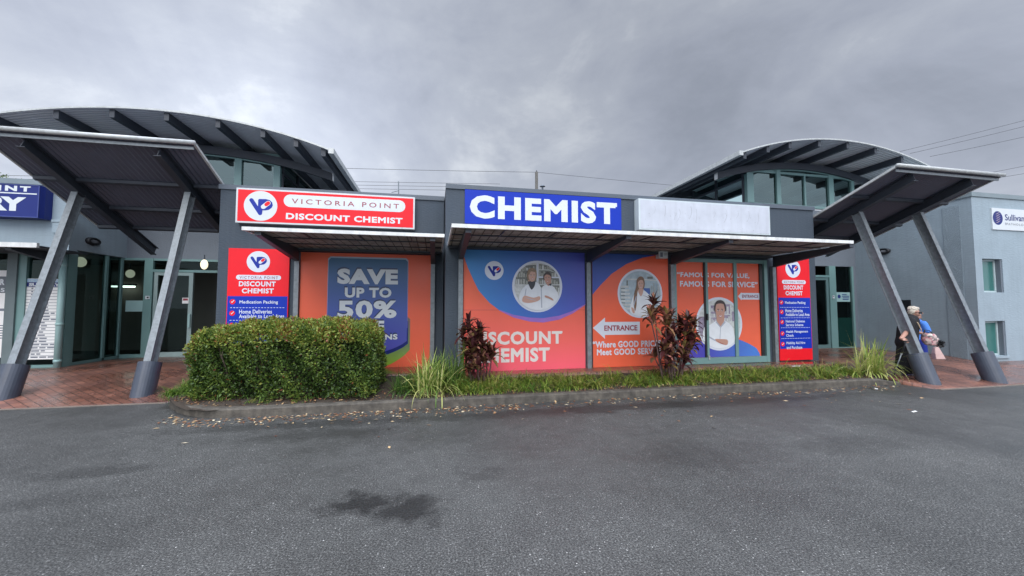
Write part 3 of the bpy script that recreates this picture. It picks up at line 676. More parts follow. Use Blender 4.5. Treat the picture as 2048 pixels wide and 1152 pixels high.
class Pic:
    """layers of print inside a disc; u right, v up, disc radius 1"""
    def __init__(s, cx, cz, r, y): s.cx, s.cz, s.r, s.y, s.mb, s.k = cx, cz, r, y, MB(), 0; s.mb.disc(cx, cz, r * 1.09, y, PI["ring"]); s.k = 1
    def p(s, mk, pts, sm=True):
        pts = spl(pts) if sm else pts; q = []
        for a_, b_ in pts:
            l = math.hypot(a_, b_)
            if l > 1: a_, b_ = a_ / l, b_ / l
            q.append((s.cx + a_ * s.r, s.cz + b_ * s.r))
        qq = [q[0]]
        for e in q[1:]:
            if math.hypot(e[0] - qq[-1][0], e[1] - qq[-1][1]) > 1e-4: qq.append(e)
        s.mb.flat(qq, s.y - 0.00035 * s.k, PI[mk]); s.k += 1
    def box(s, mk, a0, a1, b0, b1): s.p(mk, [(a0, b0), ((a0 + a1) / 2, b0), (a1, b0), (a1, (b0 + b1) / 2), (a1, b1), ((a0 + a1) / 2, b1), (a0, b1), (a0, (b0 + b1) / 2)], False)
    def circ(s, mk): s.mb.disc(s.cx, s.cz, s.r, s.y - 0.00035 * s.k, PI[mk]); s.k += 1
    def ell(s, mk, a_, b_, ra, rb, rot=0): s.p(mk, [(a_ + ra * math.cos(t_) * math.cos(rot) - rb * math.sin(t_) * math.sin(rot), b_ + ra * math.cos(t_) * math.sin(rot) + rb * math.sin(t_) * math.cos(rot)) for t_ in [i * math.pi / 7 for i in range(14)]], False)
    def face(s, a_, b_, w, h, skin, hair, lean=0.0, smile=1.0):
        s.p(skin, [(a_ - w, b_ + 0.35 * h), (a_ - 0.95 * w, b_ - 0.2 * h), (a_ - 0.62 * w, b_ - 0.78 * h), (a_, b_ - h), (a_ + 0.62 * w, b_ - 0.78 * h), (a_ + 0.95 * w, b_ - 0.2 * h), (a_ + w, b_ + 0.35 * h), (a_ + 0.6 * w, b_ + 0.95 * h), (a_ - 0.6 * w, b_ + 0.95 * h)])
        for sg in (-1, 1):
            s.ell(hair, a_ + sg * 0.42 * w + lean, b_ + 0.26 * h, 0.24 * w, 0.05 * h, -sg * 0.12)
            s.ell("teeth", a_ + sg * 0.42 * w + lean, b_ + 0.10 * h, 0.19 * w, 0.065 * h); s.ell("dark", a_ + sg * 0.42 * w + lean, b_ + 0.10 * h, 0.11 * w, 0.07 * h)
        s.p("lip", [(a_ - 0.10 * w + lean, b_ - 0.24 * h), (a_ + lean, b_ - 0.28 * h), (a_ + 0.10 * w + lean, b_ - 0.24 * h), (a_ + lean, b_ - 0.22 * h)])
        s.p("lip", [(a_ - 0.46 * w + lean, b_ - 0.42 * h), (a_ + lean, b_ - 0.46 * h), (a_ + 0.46 * w + lean, b_ - 0.42 * h), (a_ + lean, b_ - 0.68 * h)])
        s.p("teeth", [(a_ - 0.36 * w + lean, b_ - 0.46 * h), (a_ + lean, b_ - 0.49 * h), (a_ + 0.36 * w + lean, b_ - 0.46 * h), (a_ + lean, b_ - 0.60 * h)])
    def shelves(s, a0, a1, rows, mk="goods", back="shelf"):
        for b0, b1 in rows:
            s.box(back, a0, a1, b0, b1); x_ = a0 + 0.02
            while x_ < a1 - 0.05:
                w = rnd.uniform(0.035, 0.10); s.box(rnd.choice([mk, "pale", mk]), x_, min(x_ + w, a1 - 0.01), b0, b0 + (b1 - b0) * rnd.uniform(0.45, 0.85)); x_ += w + rnd.uniform(0.01, 0.05)
    def done(s, parent): return part("portrait", s.mb, [PM[k] for k in PK], parent)

# DISCOUNT CHEMIST panel
Y6 = YC - 0.03
A, B = onY(927.5, 498, Y6), onY(1171, 736.5, Y6)
t = poster("window_poster", "window panel with two pharmacists in a ring above the words DISCOUNT CHEMIST", A.x, B.x, B.z, A.z + 0.02, Y6,
           grad("printed_orange_to_pink", [(0.0, (0.90, 0.12, 0.17)), (0.25, (0.86, 0.135, 0.11)), (0.6, (0.80, 0.135, 0.065)), (1.0, (0.76, 0.13, 0.055))], 2, 0, A.z - B.z))
W_ = B.x - A.x
crv = [(927.6, 512), (935.5, 535), (946.7, 560), (957.4, 581.5), (979, 605.7), (1000, 621.8), (1027, 635), (1059.5, 643), (1086, 645), (1118.5, 639), (1145, 627), (1170.9, 609.7)]
cv_ = [onY(x, y, Y6) for x, y in crv]
out = [(p.x, p.z) for p in cv_]
pale = out[5:] + [(p[0], p[1] + 0.02 + 0.075 * math.sin(math.pi * min(1, i / 6))) for i, p in reversed(list(enumerate(out[5:])))]
sw = [(A.x, A.z + 0.02)] + out + [(B.x, A.z + 0.02)]
part("blue_swoosh", MB().flat(sw, Y6 - 0.002), grad("printed_blue_sweep", [(0.0, (0.050, 0.26, 0.58)), (0.45, (0.045, 0.15, 0.49)), (1.0, (0.075, 0.085, 0.43))], 0, -W_ / 2, W_ / 2), t)
part("swoosh_edge", MB().flat(pale, Y6 - 0.004), mat("print_violet_edge", (0.30, 0.13, 0.48), 0.35), t)
c = onY(988.4, 541, Y6)
part("logo", logo(MB(), c.x, c.z, 0.205, Y6 - 0.004, 0, 1, 2, 0), [M["bluewhite"], M["logoblue"], M["red"]], t)
c = onY(1075, 572.8, Y6); pc = Pic(c.x, c.z, 0.525, Y6 - 0.004)
pc.circ("pale")
pc.shelves(-0.95, -0.06, [(0.62, 0.92), (0.36, 0.66), (0.08, 0.38)]); pc.box("ring", -0.04, 0.03, 0.2, 0.99)
pc.shelves(0.06, 0.95, [(0.72, 0.95), (0.42, 0.68), (0.10, 0.36), (-0.22, 0.05)]); pc.box("ring", 0.02, 0.93, 0.36, 0.42)
pc.p("coat", [(-0.80, -0.62), (-0.72, -0.18), (-0.42, 0.08), (-0.10, 0.18), (0.08, 0.05), (0.18, -0.3), (0.20, -0.98), (-0.5, -0.95)])
pc.p("coat", [(0.16, -0.9), (0.15, -0.15), (0.32, 0.06), (0.58, 0.06), (0.78, -0.12), (0.90, -0.42), (0.75, -0.75), (0.45, -0.98)])
pc.p("fold", [(0.14, -0.9), (0.13, -0.1), (0.17, -0.1), (0.19, -0.9)], False)
pc.p("fold", [(-0.60, -0.5), (-0.52, -0.1), (-0.49, -0.1), (-0.55, -0.5)], False)
pc.p("skin", [(-0.42, 0.24), (-0.28, 0.10), (-0.14, 0.22), (-0.16, 0.45), (-0.38, 0.45)])
pc.p("dark", [(-0.42, 0.18), (-0.28, 0.22), (-0.12, 0.20), (-0.14, 0.02), (-0.27, -0.14), (-0.38, 0.02)])
pc.p("blond", [(-0.45, 0.30), (-0.46, 0.55), (-0.36, 0.74), (-0.20, 0.77), (-0.07, 0.66), (-0.05, 0.42), (-0.10, 0.26), (-0.25, 0.20)])
pc.face(-0.25, 0.43, 0.155, 0.24, "skin", "blond", 0.02)
pc.p("blond", [(-0.42, 0.55), (-0.28, 0.74), (-0.10, 0.62), (-0.16, 0.60), (-0.30, 0.62), (-0.38, 0.48)])
pc.p("skin2", [(0.36, 0.14), (0.46, 0.02), (0.56, 0.10), (0.56, 0.3), (0.38, 0.3)]); pc.p("dark", [(0.44, 0.09), (0.60, 0.14), (0.58, 0.02)], False)
pc.p("brown", [(0.24, 0.30), (0.26, 0.50), (0.40, 0.62), (0.54, 0.58), (0.60, 0.40), (0.56, 0.28), (0.40, 0.3)])
pc.face(0.43, 0.33, 0.145, 0.22, "skin2", "brown", -0.01); pc.p("brown", [(0.27, 0.42), (0.36, 0.58), (0.52, 0.56), (0.58, 0.40), (0.50, 0.48), (0.36, 0.50)])
pc.p("skin", [(-0.68, -0.62), (-0.58, -0.40), (-0.20, -0.48), (0.06, -0.42), (0.08, -0.56), (-0.15, -0.66), (-0.45, -0.70)])
pc.p("fold", [(-0.60, -0.45), (-0.30, -0.56), (-0.05, -0.60), (-0.32, -0.52)], False)
pc.p("skin2", [(0.30, -0.38), (0.46, -0.42), (0.64, -0.52), (0.66, -0.60), (0.48, -0.52), (0.32, -0.46)])
pc.done(t)
crm = mat("printed_cream", (0.72, 0.66, 0.62), 0.4, var=0.03)
part("lettering", MB().textpx("DISCOUNT", 938.6, 664, 1125, 687.4, Y6 - 0.003, 0, 0.040, 1.10), crm, t)
part("lettering", MB().textpx("CHEMIST", 945, 697.6, 1099.7, 722.7, Y6 - 0.003, 0, 0.040, 1.10), crm, t)
z_ = onY(1000, 620, Y6).z
part("panel_joint", MB().box(A.x, B.x, Y6 - 0.0012, Y6 - 0.0004, z_ - 0.003, z_ + 0.003), M["maroon"], t)

# Where GOOD PRICES panel
A, B = onY(1184, 505, Y6), onY(1340, 730, Y6)
t = poster("window_poster", "orange window panel with a long-haired woman in a ring above an ENTRANCE arrow", A.x, B.x, onY(1184, 735.3, Y6).z, onY(1184, 500, Y6).z, Y6, M["orange"])
z1 = onY(1184, 500, Y6).z
pts = [onY(x, y, Y6) for x, y in ((1184, 589), (1201.6, 569.5), (1223.5, 547.5), (1252.8, 528), (1284.6, 515.5), (1314, 510), (1340, 509))]
pts = [(min(max(p.x, A.x), B.x), min(p.z, z1 - 0.01)) for p in pts]
part("blue_swoosh", MB().flat([(A.x, z1)] + pts + [(B.x, z1)], Y6 - 0.002), grad("printed_deep_blue", [(0.0, (0.06, 0.10, 0.46)), (1.0, (0.02, 0.07, 0.30))], 2, 1.4, 2.6), t)
band = pts[:5] + [(p[0] + 0.05, p[1] - 0.06 * (1 - i / 5)) for i, p in reversed(list(enumerate(pts[:5])))]
c = onY(1280.3, 587, Y6); pc = Pic(c.x, c.z, 0.525, Y6 - 0.004)
pc.circ("cold")
for i in range(7): b_ = 0.25 - 0.16 * i; pc.box("pale", -0.93, -0.55 + 0.02 * i, b_, b_ + 0.09); pc.box("shelf", -0.93, -0.74, b_ - 0.05, b_ - 0.015)
pc.box("pale", -0.6, 0.9, 0.60, 0.66); pc.box("shelf", 0.35, 0.62, 0.66, 0.76); pc.box("shelf", -0.66, -0.60, 0.35, 0.58)
for i in range(10): pc.box(rnd.choice(["pale", "goods", "cold"]), 0.45 + 0.05 * i, 0.48 + 0.05 * i, rnd.uniform(-0.3, 0.1), rnd.uniform(0.2, 0.5))
pc.p("pchart", [(0.15, 0.24), (0.46, 0.24), (0.48, 0.06), (0.42, -0.10), (0.18, 0.1)], False)
pc.p("coat", [(-0.50, -0.85), (-0.42, -0.30), (-0.26, 0.02), (-0.02, 0.16), (0.14, 0.16), (0.34, 0.02), (0.50, -0.2), (0.60, -0.75), (0.1, -1.0)])
pc.p("skin", [(-0.12, 0.12), (0.0, -0.12), (0.10, -0.02), (0.14, 0.24), (-0.08, 0.3)])
pc.p("long", [(-0.20, 0.30), (-0.16, 0.62), (0.0, 0.76), (0.16, 0.70), (0.22, 0.45), (0.16, 0.22), (0.0, 0.20), (-0.12, 0.14), (-0.18, -0.20), (-0.20, -0.50), (-0.28, -0.78), (-0.34, -0.40), (-0.30, 0.0)])
pc.face(0.02, 0.40, 0.135, 0.24, "skin", "long", 0.0); pc.p("long", [(-0.13, 0.50), (0.0, 0.70), (0.16, 0.62), (0.19, 0.42), (0.12, 0.58), (0.0, 0.60)])
pc.p("skin", [(-0.46, -0.62), (-0.34, -0.68), (-0.30, -0.86), (-0.40, -0.84)]); pc.p("fold", [(-0.36, -0.5), (-0.22, -0.1), (-0.20, -0.14), (-0.32, -0.55)], False)
pc.done(t)
def arrow(px, name_txt, tx, y, par, bo=0.03):
    (tipx, tipy), (hx, hy0, hy1), (bx, by0, by1) = px
    tp, h0, h1, b0, b1 = onY(tipx, tipy, y), onY(hx, hy0, y), onY(hx, hy1, y), onY(bx, by0, y), onY(bx, by1, y)
    k0, k1 = b0.z, b1.z
    part("arrow", MB().flat([(tp.x, tp.z), (h1.x, h1.z), (h1.x, k1), (b1.x, k1), (b0.x, k0), (h0.x, k0), (h0.x, h0.z)], y - 0.0035), M["bluewhite"], par)
    part("arrow_lettering", MB().textpx(name_txt, *tx, y - 0.006, 0, bo), M["maroon"], par)
arrow(((1185.7, 656), (1209.8, 635, 677.6), (1279.6, 643.4, 668.8)), "ENTRANCE", (1208.5, 650.8, 1274.8, 661), Y6, t)
part("lettering", MB().textpx("\u201cWhere GOOD PRICES", 1185.5, 682.5, 1322, 693.0, Y6 - 0.003, 0, 0.034, 1.08), M["bluewhite"], t)
part("lettering", MB().textpx("Meet GOOD SERVICE\u201d", 1193.7, 698, 1331, 707.5, Y6 - 0.003, 0, 0.034, 1.08), M["bluewhite"], t)

# ------------------------------------------------------------------ sliding door
Y7 = YC - 0.03
A, B = onY(1350, 520, Y7), onY(1535, 722, Y7)
dx0, dx1, dz0, dz1 = A.x, B.x, FL + 0.01, onY(1350, 516, Y7).z
t = thing("sliding_door", "mint framed glass sliding door covered with an orange print of a smiling man", "door", ((dx0 + dx1) / 2, YC, dz0))
kx = [onY(x, 600, Y7 - 0.04).x for x in (1350, 1353.5, 1409.5, 1417, 1469.5, 1475.5, 1521.5, 1527, 1529.5, 1536)]
zb = onY(1440, 713, Y7).z
part("door_leaf", MB().box(kx[1], kx[6], Y7, YC - 0.001, zb - 0.01, dz1 - 0.09), M["orange"], t)
mb = MB().box(kx[0], kx[1], Y7 - 0.05, YC - 0.002, dz0, dz1).box(kx[8], kx[9], Y7 - 0.05, YC - 0.002, dz0, dz1).box(kx[1], kx[8], Y7 - 0.045, YC - 0.002, dz1 - 0.09, dz1 - 0.002).box(kx[1], kx[8], Y7 - 0.045, YC - 0.002, dz0, zb - 0.012)
part("frame", mb, M["mint"], t)
part("stile", MB().box(kx[2] + 0.045, kx[3], Y7 - 0.035, Y7 - 0.001, zb - 0.01, dz1 - 0.092), M["mint"], t)
part("stile", MB().box(kx[4], kx[5], Y7 - 0.035, Y7 - 0.001, zb - 0.01, dz1 - 0.092), M["mint"], t)
part("seal", MB().box(kx[2], kx[2] + 0.043, Y7 - 0.03, Y7 - 0.001, zb - 0.01, dz1 - 0.092).box(kx[6], kx[7], Y7 - 0.03, Y7 - 0.001, zb - 0.01, dz1 - 0.092), M["black"], t)
c = onY(1414.5, 634, Y7 - 0.04); part("handle", MB().box(c.x - 0.02, c.x + 0.02, Y7 - 0.06, Y7 - 0.036, c.z - 0.08, c.z + 0.08), M["black"], t)
c = onY(1418, 715, Y7 - 0.04); part("lock", MB().tube([(c.x, Y7 - 0.05, c.z - 0.05), (c.x, Y7 - 0.05, c.z + 0.05)], 0.022), M["silver"], t)
c0, r_ = onY(1438.3, 647.5, Y7), 0.63
bl = []
for i in range(25):
    x_ = kx[1] + 0.12 + (kx[6] - kx[1] - 0.16) * i / 24; s_ = i / 24
    bl.append((x_, zb + 0.02 + 0.46 * math.sin(math.pi * (0.06 + 0.90 * s_)) ** 0.75 - 0.08 * (s_ > 0.97)))
part("blue_swoosh", MB().flat([(bl[0][0], zb - 0.008)] + [(bl[-1][0], zb - 0.008)] + bl[::-1], Y7 - 0.002), grad("printed_blue_hill", [(0.0, (0.07, 0.06, 0.40)), (1.0, (0.07, 0.20, 0.58))], 0, -0.6, 0.9), t)
pc = Pic(c0.x, c0.z, r_ / 1.06, Y7 - 0.004)
pc.circ("pale"); pc.box("mauve", -0.98, -0.55, -0.75, 0.3); pc.shelves(-0.38, -0.10, [(0.52, 0.75), (0.28, 0.5), (0.05, 0.26)], "pale", "mauve"); pc.shelves(0.20, 0.52, [(0.40, 0.8), (0.1, 0.36)], "pale", "mauve"); pc.box("mauve", 0.60, 0.80, 0.1, 0.5); pc.box("pale", -0.55, -0.42, -0.2, 0.86)
pc.p("coat", [(-0.78, -0.75), (-0.72, -0.15), (-0.40, -0.02), (-0.14, 0.12), (0.24, 0.12), (0.52, -0.04), (0.66, -0.3), (0.68, -0.75), (0.3, -1.0), (-0.4, -1.0)])
pc.p("skin2", [(-0.12, 0.10), (0.04, -0.12), (0.22, 0.12), (0.20, 0.4), (-0.10, 0.4)]); pc.p("fold", [(-0.14, 0.12), (0.04, -0.10), (0.03, -0.16), (-0.18, 0.06)], False); pc.p("fold", [(0.24, 0.12), (0.05, -0.10), (0.06, -0.16), (0.29, 0.06)], False)
pc.p("fold", [(0.03, -0.14), (0.06, -0.14), (0.00, -0.75), (-0.03, -0.75)], False)
pc.p("brown", [(-0.20, 0.50), (-0.20, 0.80), (-0.06, 0.95), (0.16, 0.95), (0.30, 0.80), (0.29, 0.50)])
pc.face(0.045, 0.50, 0.215, 0.36, "skin2", "brown", 0.0)
pc.p("brown", [(-0.17, 0.70), (-0.10, 0.88), (0.18, 0.90), (0.26, 0.70), (0.22, 0.80), (0.05, 0.83), (-0.12, 0.80)])
pc.p("skin2", [(-0.22, -0.62), (0.0, -0.62), (0.34, -0.66), (0.32, -0.86), (0.06, -0.82), (-0.2, -0.70)]); pc.p("lip", [(-0.20, -0.66), (0.06, -0.78), (0.30, -0.88), (0.06, -0.82)], False); pc.p("fold", [(-0.5, -0.5), (-0.2, -0.66), (-0.22, -0.70), (-0.52, -0.56)], False)
pc.done(t)
arrow(((1475.9, 592.6), (1482.5, 584.5, 601), (1519.3, 586.2, 599.2)), "ENTRANCE", (1484, 589.3, 1516.7, 596), Y7, t, 0.02)
part("lettering", MB().textpx("\u201cFAMOUS FOR VALUE,", 1353.6, 543.8, 1499, 557.8, Y7 - 0.003, 0, 0.034, 1.08), M["bluewhite"], t)
part("lettering", MB().textpx("FAMOUS FOR SERVICE\u201d", 1359.7, 561.6, 1515.4, 575, Y7 - 0.003, 0, 0.034, 1.08), M["bluewhite"], t)
# ------------------------------------------------------------------ awnings over the shop windows
def mesh_soffit():
    m = bpy.data.materials.new("mesh_awning_sheet"); m.use_nodes = True; t = m.node_tree; b = t.nodes["Principled BSDF"]
    tc = nn(t, "ShaderNodeTexCoord"); P = tc.outputs["Object"]
    br = nn(t, "ShaderNodeTexBrick"); br.offset = 0.0; br.inputs["Scale"].default_value = 1; br.inputs["Brick Width"].default_value = 0.165; br.inputs["Row Height"].default_value = 0.30; br.inputs["Mortar Size"].default_value = 0.011
    br.inputs["Color1"].default_value = (0.40, 0.38, 0.35, 1); br.inputs["Color2"].default_value = (0.33, 0.31, 0.29, 1); br.inputs["Mortar"].default_value = (0.07, 0.065, 0.06, 1)
    lk(t, P, br.inputs["Vector"])
    n = nn(t, "ShaderNodeTexNoise"); n.inputs["Scale"].default_value = 5; n.inputs["Detail"].default_value = 8; n.inputs["Roughness"].default_value = 0.75; lk(t, P, n.inputs["Vector"])
    c = mixc(t, ramp(t, n.outputs[0], [(0.42, 0.0), (0.66, 0.8)]), br.outputs[0], (0.13, 0.105, 0.085))
    lk(t, c, b.inputs["Base Color"]); b.inputs["Roughness"].default_value = 0.7
    tl = nn(t, "ShaderNodeBsdfTranslucent"); lk(t, c, tl.inputs[0]); mx = nn(t, "ShaderNodeMixShader"); mx.inputs[0].default_value = 0.30
    lk(t, b.outputs[0], mx.inputs[1]); lk(t, tl.outputs[0], mx.inputs[2]); lk(t, mx.outputs[0], t.nodes["Material Output"].inputs[0])
    return m
M["awn"] = mesh_soffit()
def awning(label, x0, x1, yf, yw, z, beams, posts, ypost):
    t = thing("awning", label, "awning", ((x0 + x1) / 2, yw, z), "flat awnings along the shop front")
    part("sheet", MB().box(x0 + 0.03, x1 - 0.03, yf + 0.06, yw - 0.012, z, z + 0.008), M["awn"], t)
    part("edge_trim", MB().box(x0, x1, yf, yf + 0.055, z - 0.022, z + 0.04), M["trim"], t)
    part("edge_trim", MB().box(x0, x0 + 0.028, yf + 0.057, yw - 0.01, z - 0.012, z + 0.03), M["trim"], t)
    part("edge_trim", MB().box(x1 - 0.028, x1, yf + 0.057, yw - 0.01, z - 0.012, z + 0.03), M["trim"], t)
    mb = MB()
    for k in (0.33, 0.66): y = yf + (yw - yf) * k; mb.box(x0 + 0.03, x1 - 0.03, y - 0.015, y + 0.015, z - 0.022, z - 0.002)
    x = x0 + 0.9
    while x < x1 - 0.3:
        mb.box(x - 0.012, x + 0.012, yf + 0.06, yf + (yw - yf) * 0.327, z - 0.02, z - 0.0025); x += 0.92
    part("battens", mb, M["steel"], t)
    part("wall_channel", MB().box(x0 + 0.03, x1 - 0.03, yw - 0.16, yw - 0.012, z - 0.075, z - 0.024), M["steel"], t)
    for xb in beams:
        yb = ypost - 0.02
        v = [(xb - 0.05, yf + 0.08, z - 0.085), (xb + 0.05, yf + 0.08, z - 0.085), (xb + 0.05, yf + 0.08, z - 0.025), (xb - 0.05, yf + 0.08, z - 0.025)]
        w = [(xb - 0.05, yb, z - 0.30), (xb + 0.05, yb, z - 0.30), (xb + 0.05, yb, z - 0.025), (xb - 0.05, yb, z - 0.025)]
        part("bracket", MB().hexa(v, w), M["steel"], t)
    for xp in posts:
        mb = MB().box(xp - 0.048, xp + 0.048, ypost - 0.012, ypost, 0.18, z - 0.28).box(xp - 0.048, xp - 0.036, ypost + 0.001, ypost + 0.075, 0.18, z - 0.28).box(xp + 0.036, xp + 0.048, ypost + 0.001, ypost + 0.075, 0.18, z - 0.28)
        part("post", mb, M["galv"], t)
    return t
zc = 2.975
yfc = onZ(904, 451.6, zc).y; yfl = onZ(690, 465, zc).y
bx = [onY(x, 560, YC - 0.09).x for x in (921.5, 1177.5, 1345.5, 1549.0)]
awning("long mesh awning with white edge over the right hand shop windows", 0.26, onZ(1708, 485, zc).x, yfc, YC, zc, bx, bx, YC - 0.085)
bl_ = [onY(x, 560, YL - 0.09).x for x in (592.5, 865.5)]
awning("short mesh awning with white edge over the SAVE poster", onZ(487.7, 459.4, zc).x, 0.17, yfl, YL, zc, bl_, bl_, YL - 0.085)

# ------------------------------------------------------------------ tilted entry canopies on leaning columns
IP = lambda d, w, tf=0.012, tw=0.012: [(-w / 2, -d / 2), (w / 2, -d / 2), (w / 2, -d / 2 + tf), (tw / 2, -d / 2 + tf), (tw / 2, d / 2 - tf), (w / 2, d / 2 - tf), (w / 2, d / 2), (-w / 2, d / 2), (-w / 2, d / 2 - tf), (-tw / 2, d / 2 - tf), (-tw / 2, -d / 2 + tf), (-w / 2, -d / 2 + tf)]
def canopy(label, x0, x1, yf, zf, s, ylow, beams, bend, cols, purl):
    t = thing("entry_canopy", label, "canopy", ((x0 + x1) / 2, cols[0][1], cols[0][2]), "tilted canopies on leaning columns")
    Z = lambda y: zf - s * (y - yf)
    n = int((x1 - x0) / 0.0255); mb = MB()
    for i in range(n + 1):
        x = x0 + 0.02 + (x1 - x0 - 0.04) * i / n; d = 0.010 * math.sin(i * math.pi / 2)
        mb.v += [(x, yf + 0.02, Z(yf + 0.02) + d), (x, ylow, Z(ylow) + d)]
    for i in range(n): mb.f.append((2 * i, 2 * i + 2, 2 * i + 3, 2 * i + 1)); mb.m.append(0)
    o = part("roof_sheet", mb, M["sheet"], t); so_ = o.modifiers.new("thick", "SOLIDIFY"); so_.thickness = 0.006; so_.offset = 1
    part("gutter", MB().tube([(x0 - 0.02, yf - 0.015, zf + 0.012), (x1 + 0.02, yf - 0.015, zf + 0.012)], 0.042, 12), M["roofm"], t, True)
    part("fascia_strip", MB().box(x0 + 0.03, x1 - 0.03, yf + 0.045, yf + 0.07, zf - 0.105, zf - 0.05), M["galv"], t)
    for xe in (x0, x1): part("edge_trim", MB().hexa([(xe - 0.02, yf + 0.03, Z(yf) - 0.03), (xe + 0.02, yf + 0.03, Z(yf) - 0.03), (xe + 0.02, yf + 0.03, Z(yf) + 0.025), (xe - 0.02, yf + 0.03, Z(yf) + 0.025)], [(xe - 0.02, ylow, Z(ylow) - 0.03), (xe + 0.02, ylow, Z(ylow) - 0.03), (xe + 0.02, ylow, Z(ylow) + 0.025), (xe - 0.02, ylow, Z(ylow) + 0.025)]), M["roofm"], t)
    for y in purl:
        xs_ = sorted([x0 + 0.03, x1 - 0.03] + [b for b in beams]); mb = MB()
        for a, b in zip(xs_, xs_[1:]):
            a2, b2 = a + (0.07 if a in beams else 0), b - (0.07 if b in beams else 0)
            mb.hexa([(a2, y - 0.03, Z(y - 0.03) - 0.085), (b2, y - 0.03, Z(y - 0.03) - 0.085), (b2, y - 0.03, Z(y - 0.03) - 0.02), (a2, y - 0.03, Z(y - 0.03) - 0.02)], [(a2, y + 0.03, Z(y + 0.03) - 0.085), (b2, y + 0.03, Z(y + 0.03) - 0.085), (b2, y + 0.03, Z(y + 0.03) - 0.02), (a2, y + 0.03, Z(y + 0.03) - 0.02)])
        part("purlin", mb, M["steel"], t)
    for k, xb in enumerate(beams):
        dp = 0.21; ye = bend[k]
        part("beam", MB().sweep(IP(dp, 0.13), (xb, yf + 0.10, Z(yf + 0.10) - 0.025 - dp / 2), (xb, ye, Z(ye) - 0.025 - dp / 2)), M["steel"] if k < 9 else 0, t)
    for (xc, yc_, zc_, yt, zt_) in cols:
        p0, p1 = Vector((xc, yc_, zc_)), Vector((xc, yt, zt_)); d = (p1 - p0).normalized()
        part("column", MB().sweep(IP(0.20, 0.115, 0.014, 0.012), p0 + d * 0.40, p1, (0, 1, 0)), M["galv"], t)
        q = p0 + d * 0.62; n = 28; r = 0.175; u_ = Vector((1, 0, 0)); w_ = d.cross(u_)
        top = [q + (u_ * math.cos(2 * math.pi * i / n) + w_ * math.sin(2 * math.pi * i / n)) * r for i in range(n)]
        bot = [p - d * ((p.z - pave_z(xc, yc_) + 0.06) / d.z) for p in top]
        part("sleeve", MB().rings([bot, top]), M["sleeve"], t)
    return t
xr0 = 9.79
rf = onX(1795, 332, xr0)
canopy("tilted corrugated canopy on two leaning columns at the right hand entry", xr0, onY(2005, 352, rf.y).x, rf.y, rf.z, 0.345, 9.25, [10.40, 12.12], [9.75, 9.9],
       [(10.40, 6.40, 0.05, 7.66, 4.02), (12.12, 6.30, 0.05, 7.50, 4.05)], [7.35, 8.35, 9.15])
xl1 = -4.58
lf = onX(388, 285, xl1)
canopy("tilted corrugated canopy on two leaning columns at the left hand entry", onY(-12, 256.5, lf.y).x - 0.35, xl1, lf.y, lf.z - 0.02, 0.43, 11.1, [-7.34, -5.22], [11.9, 11.9],
       [(-7.36, 8.42, 0.03, 9.62, 4.06), (-5.22, 8.32, 0.03, 9.45, 4.12)], [9.45, 10.3, 11.02])

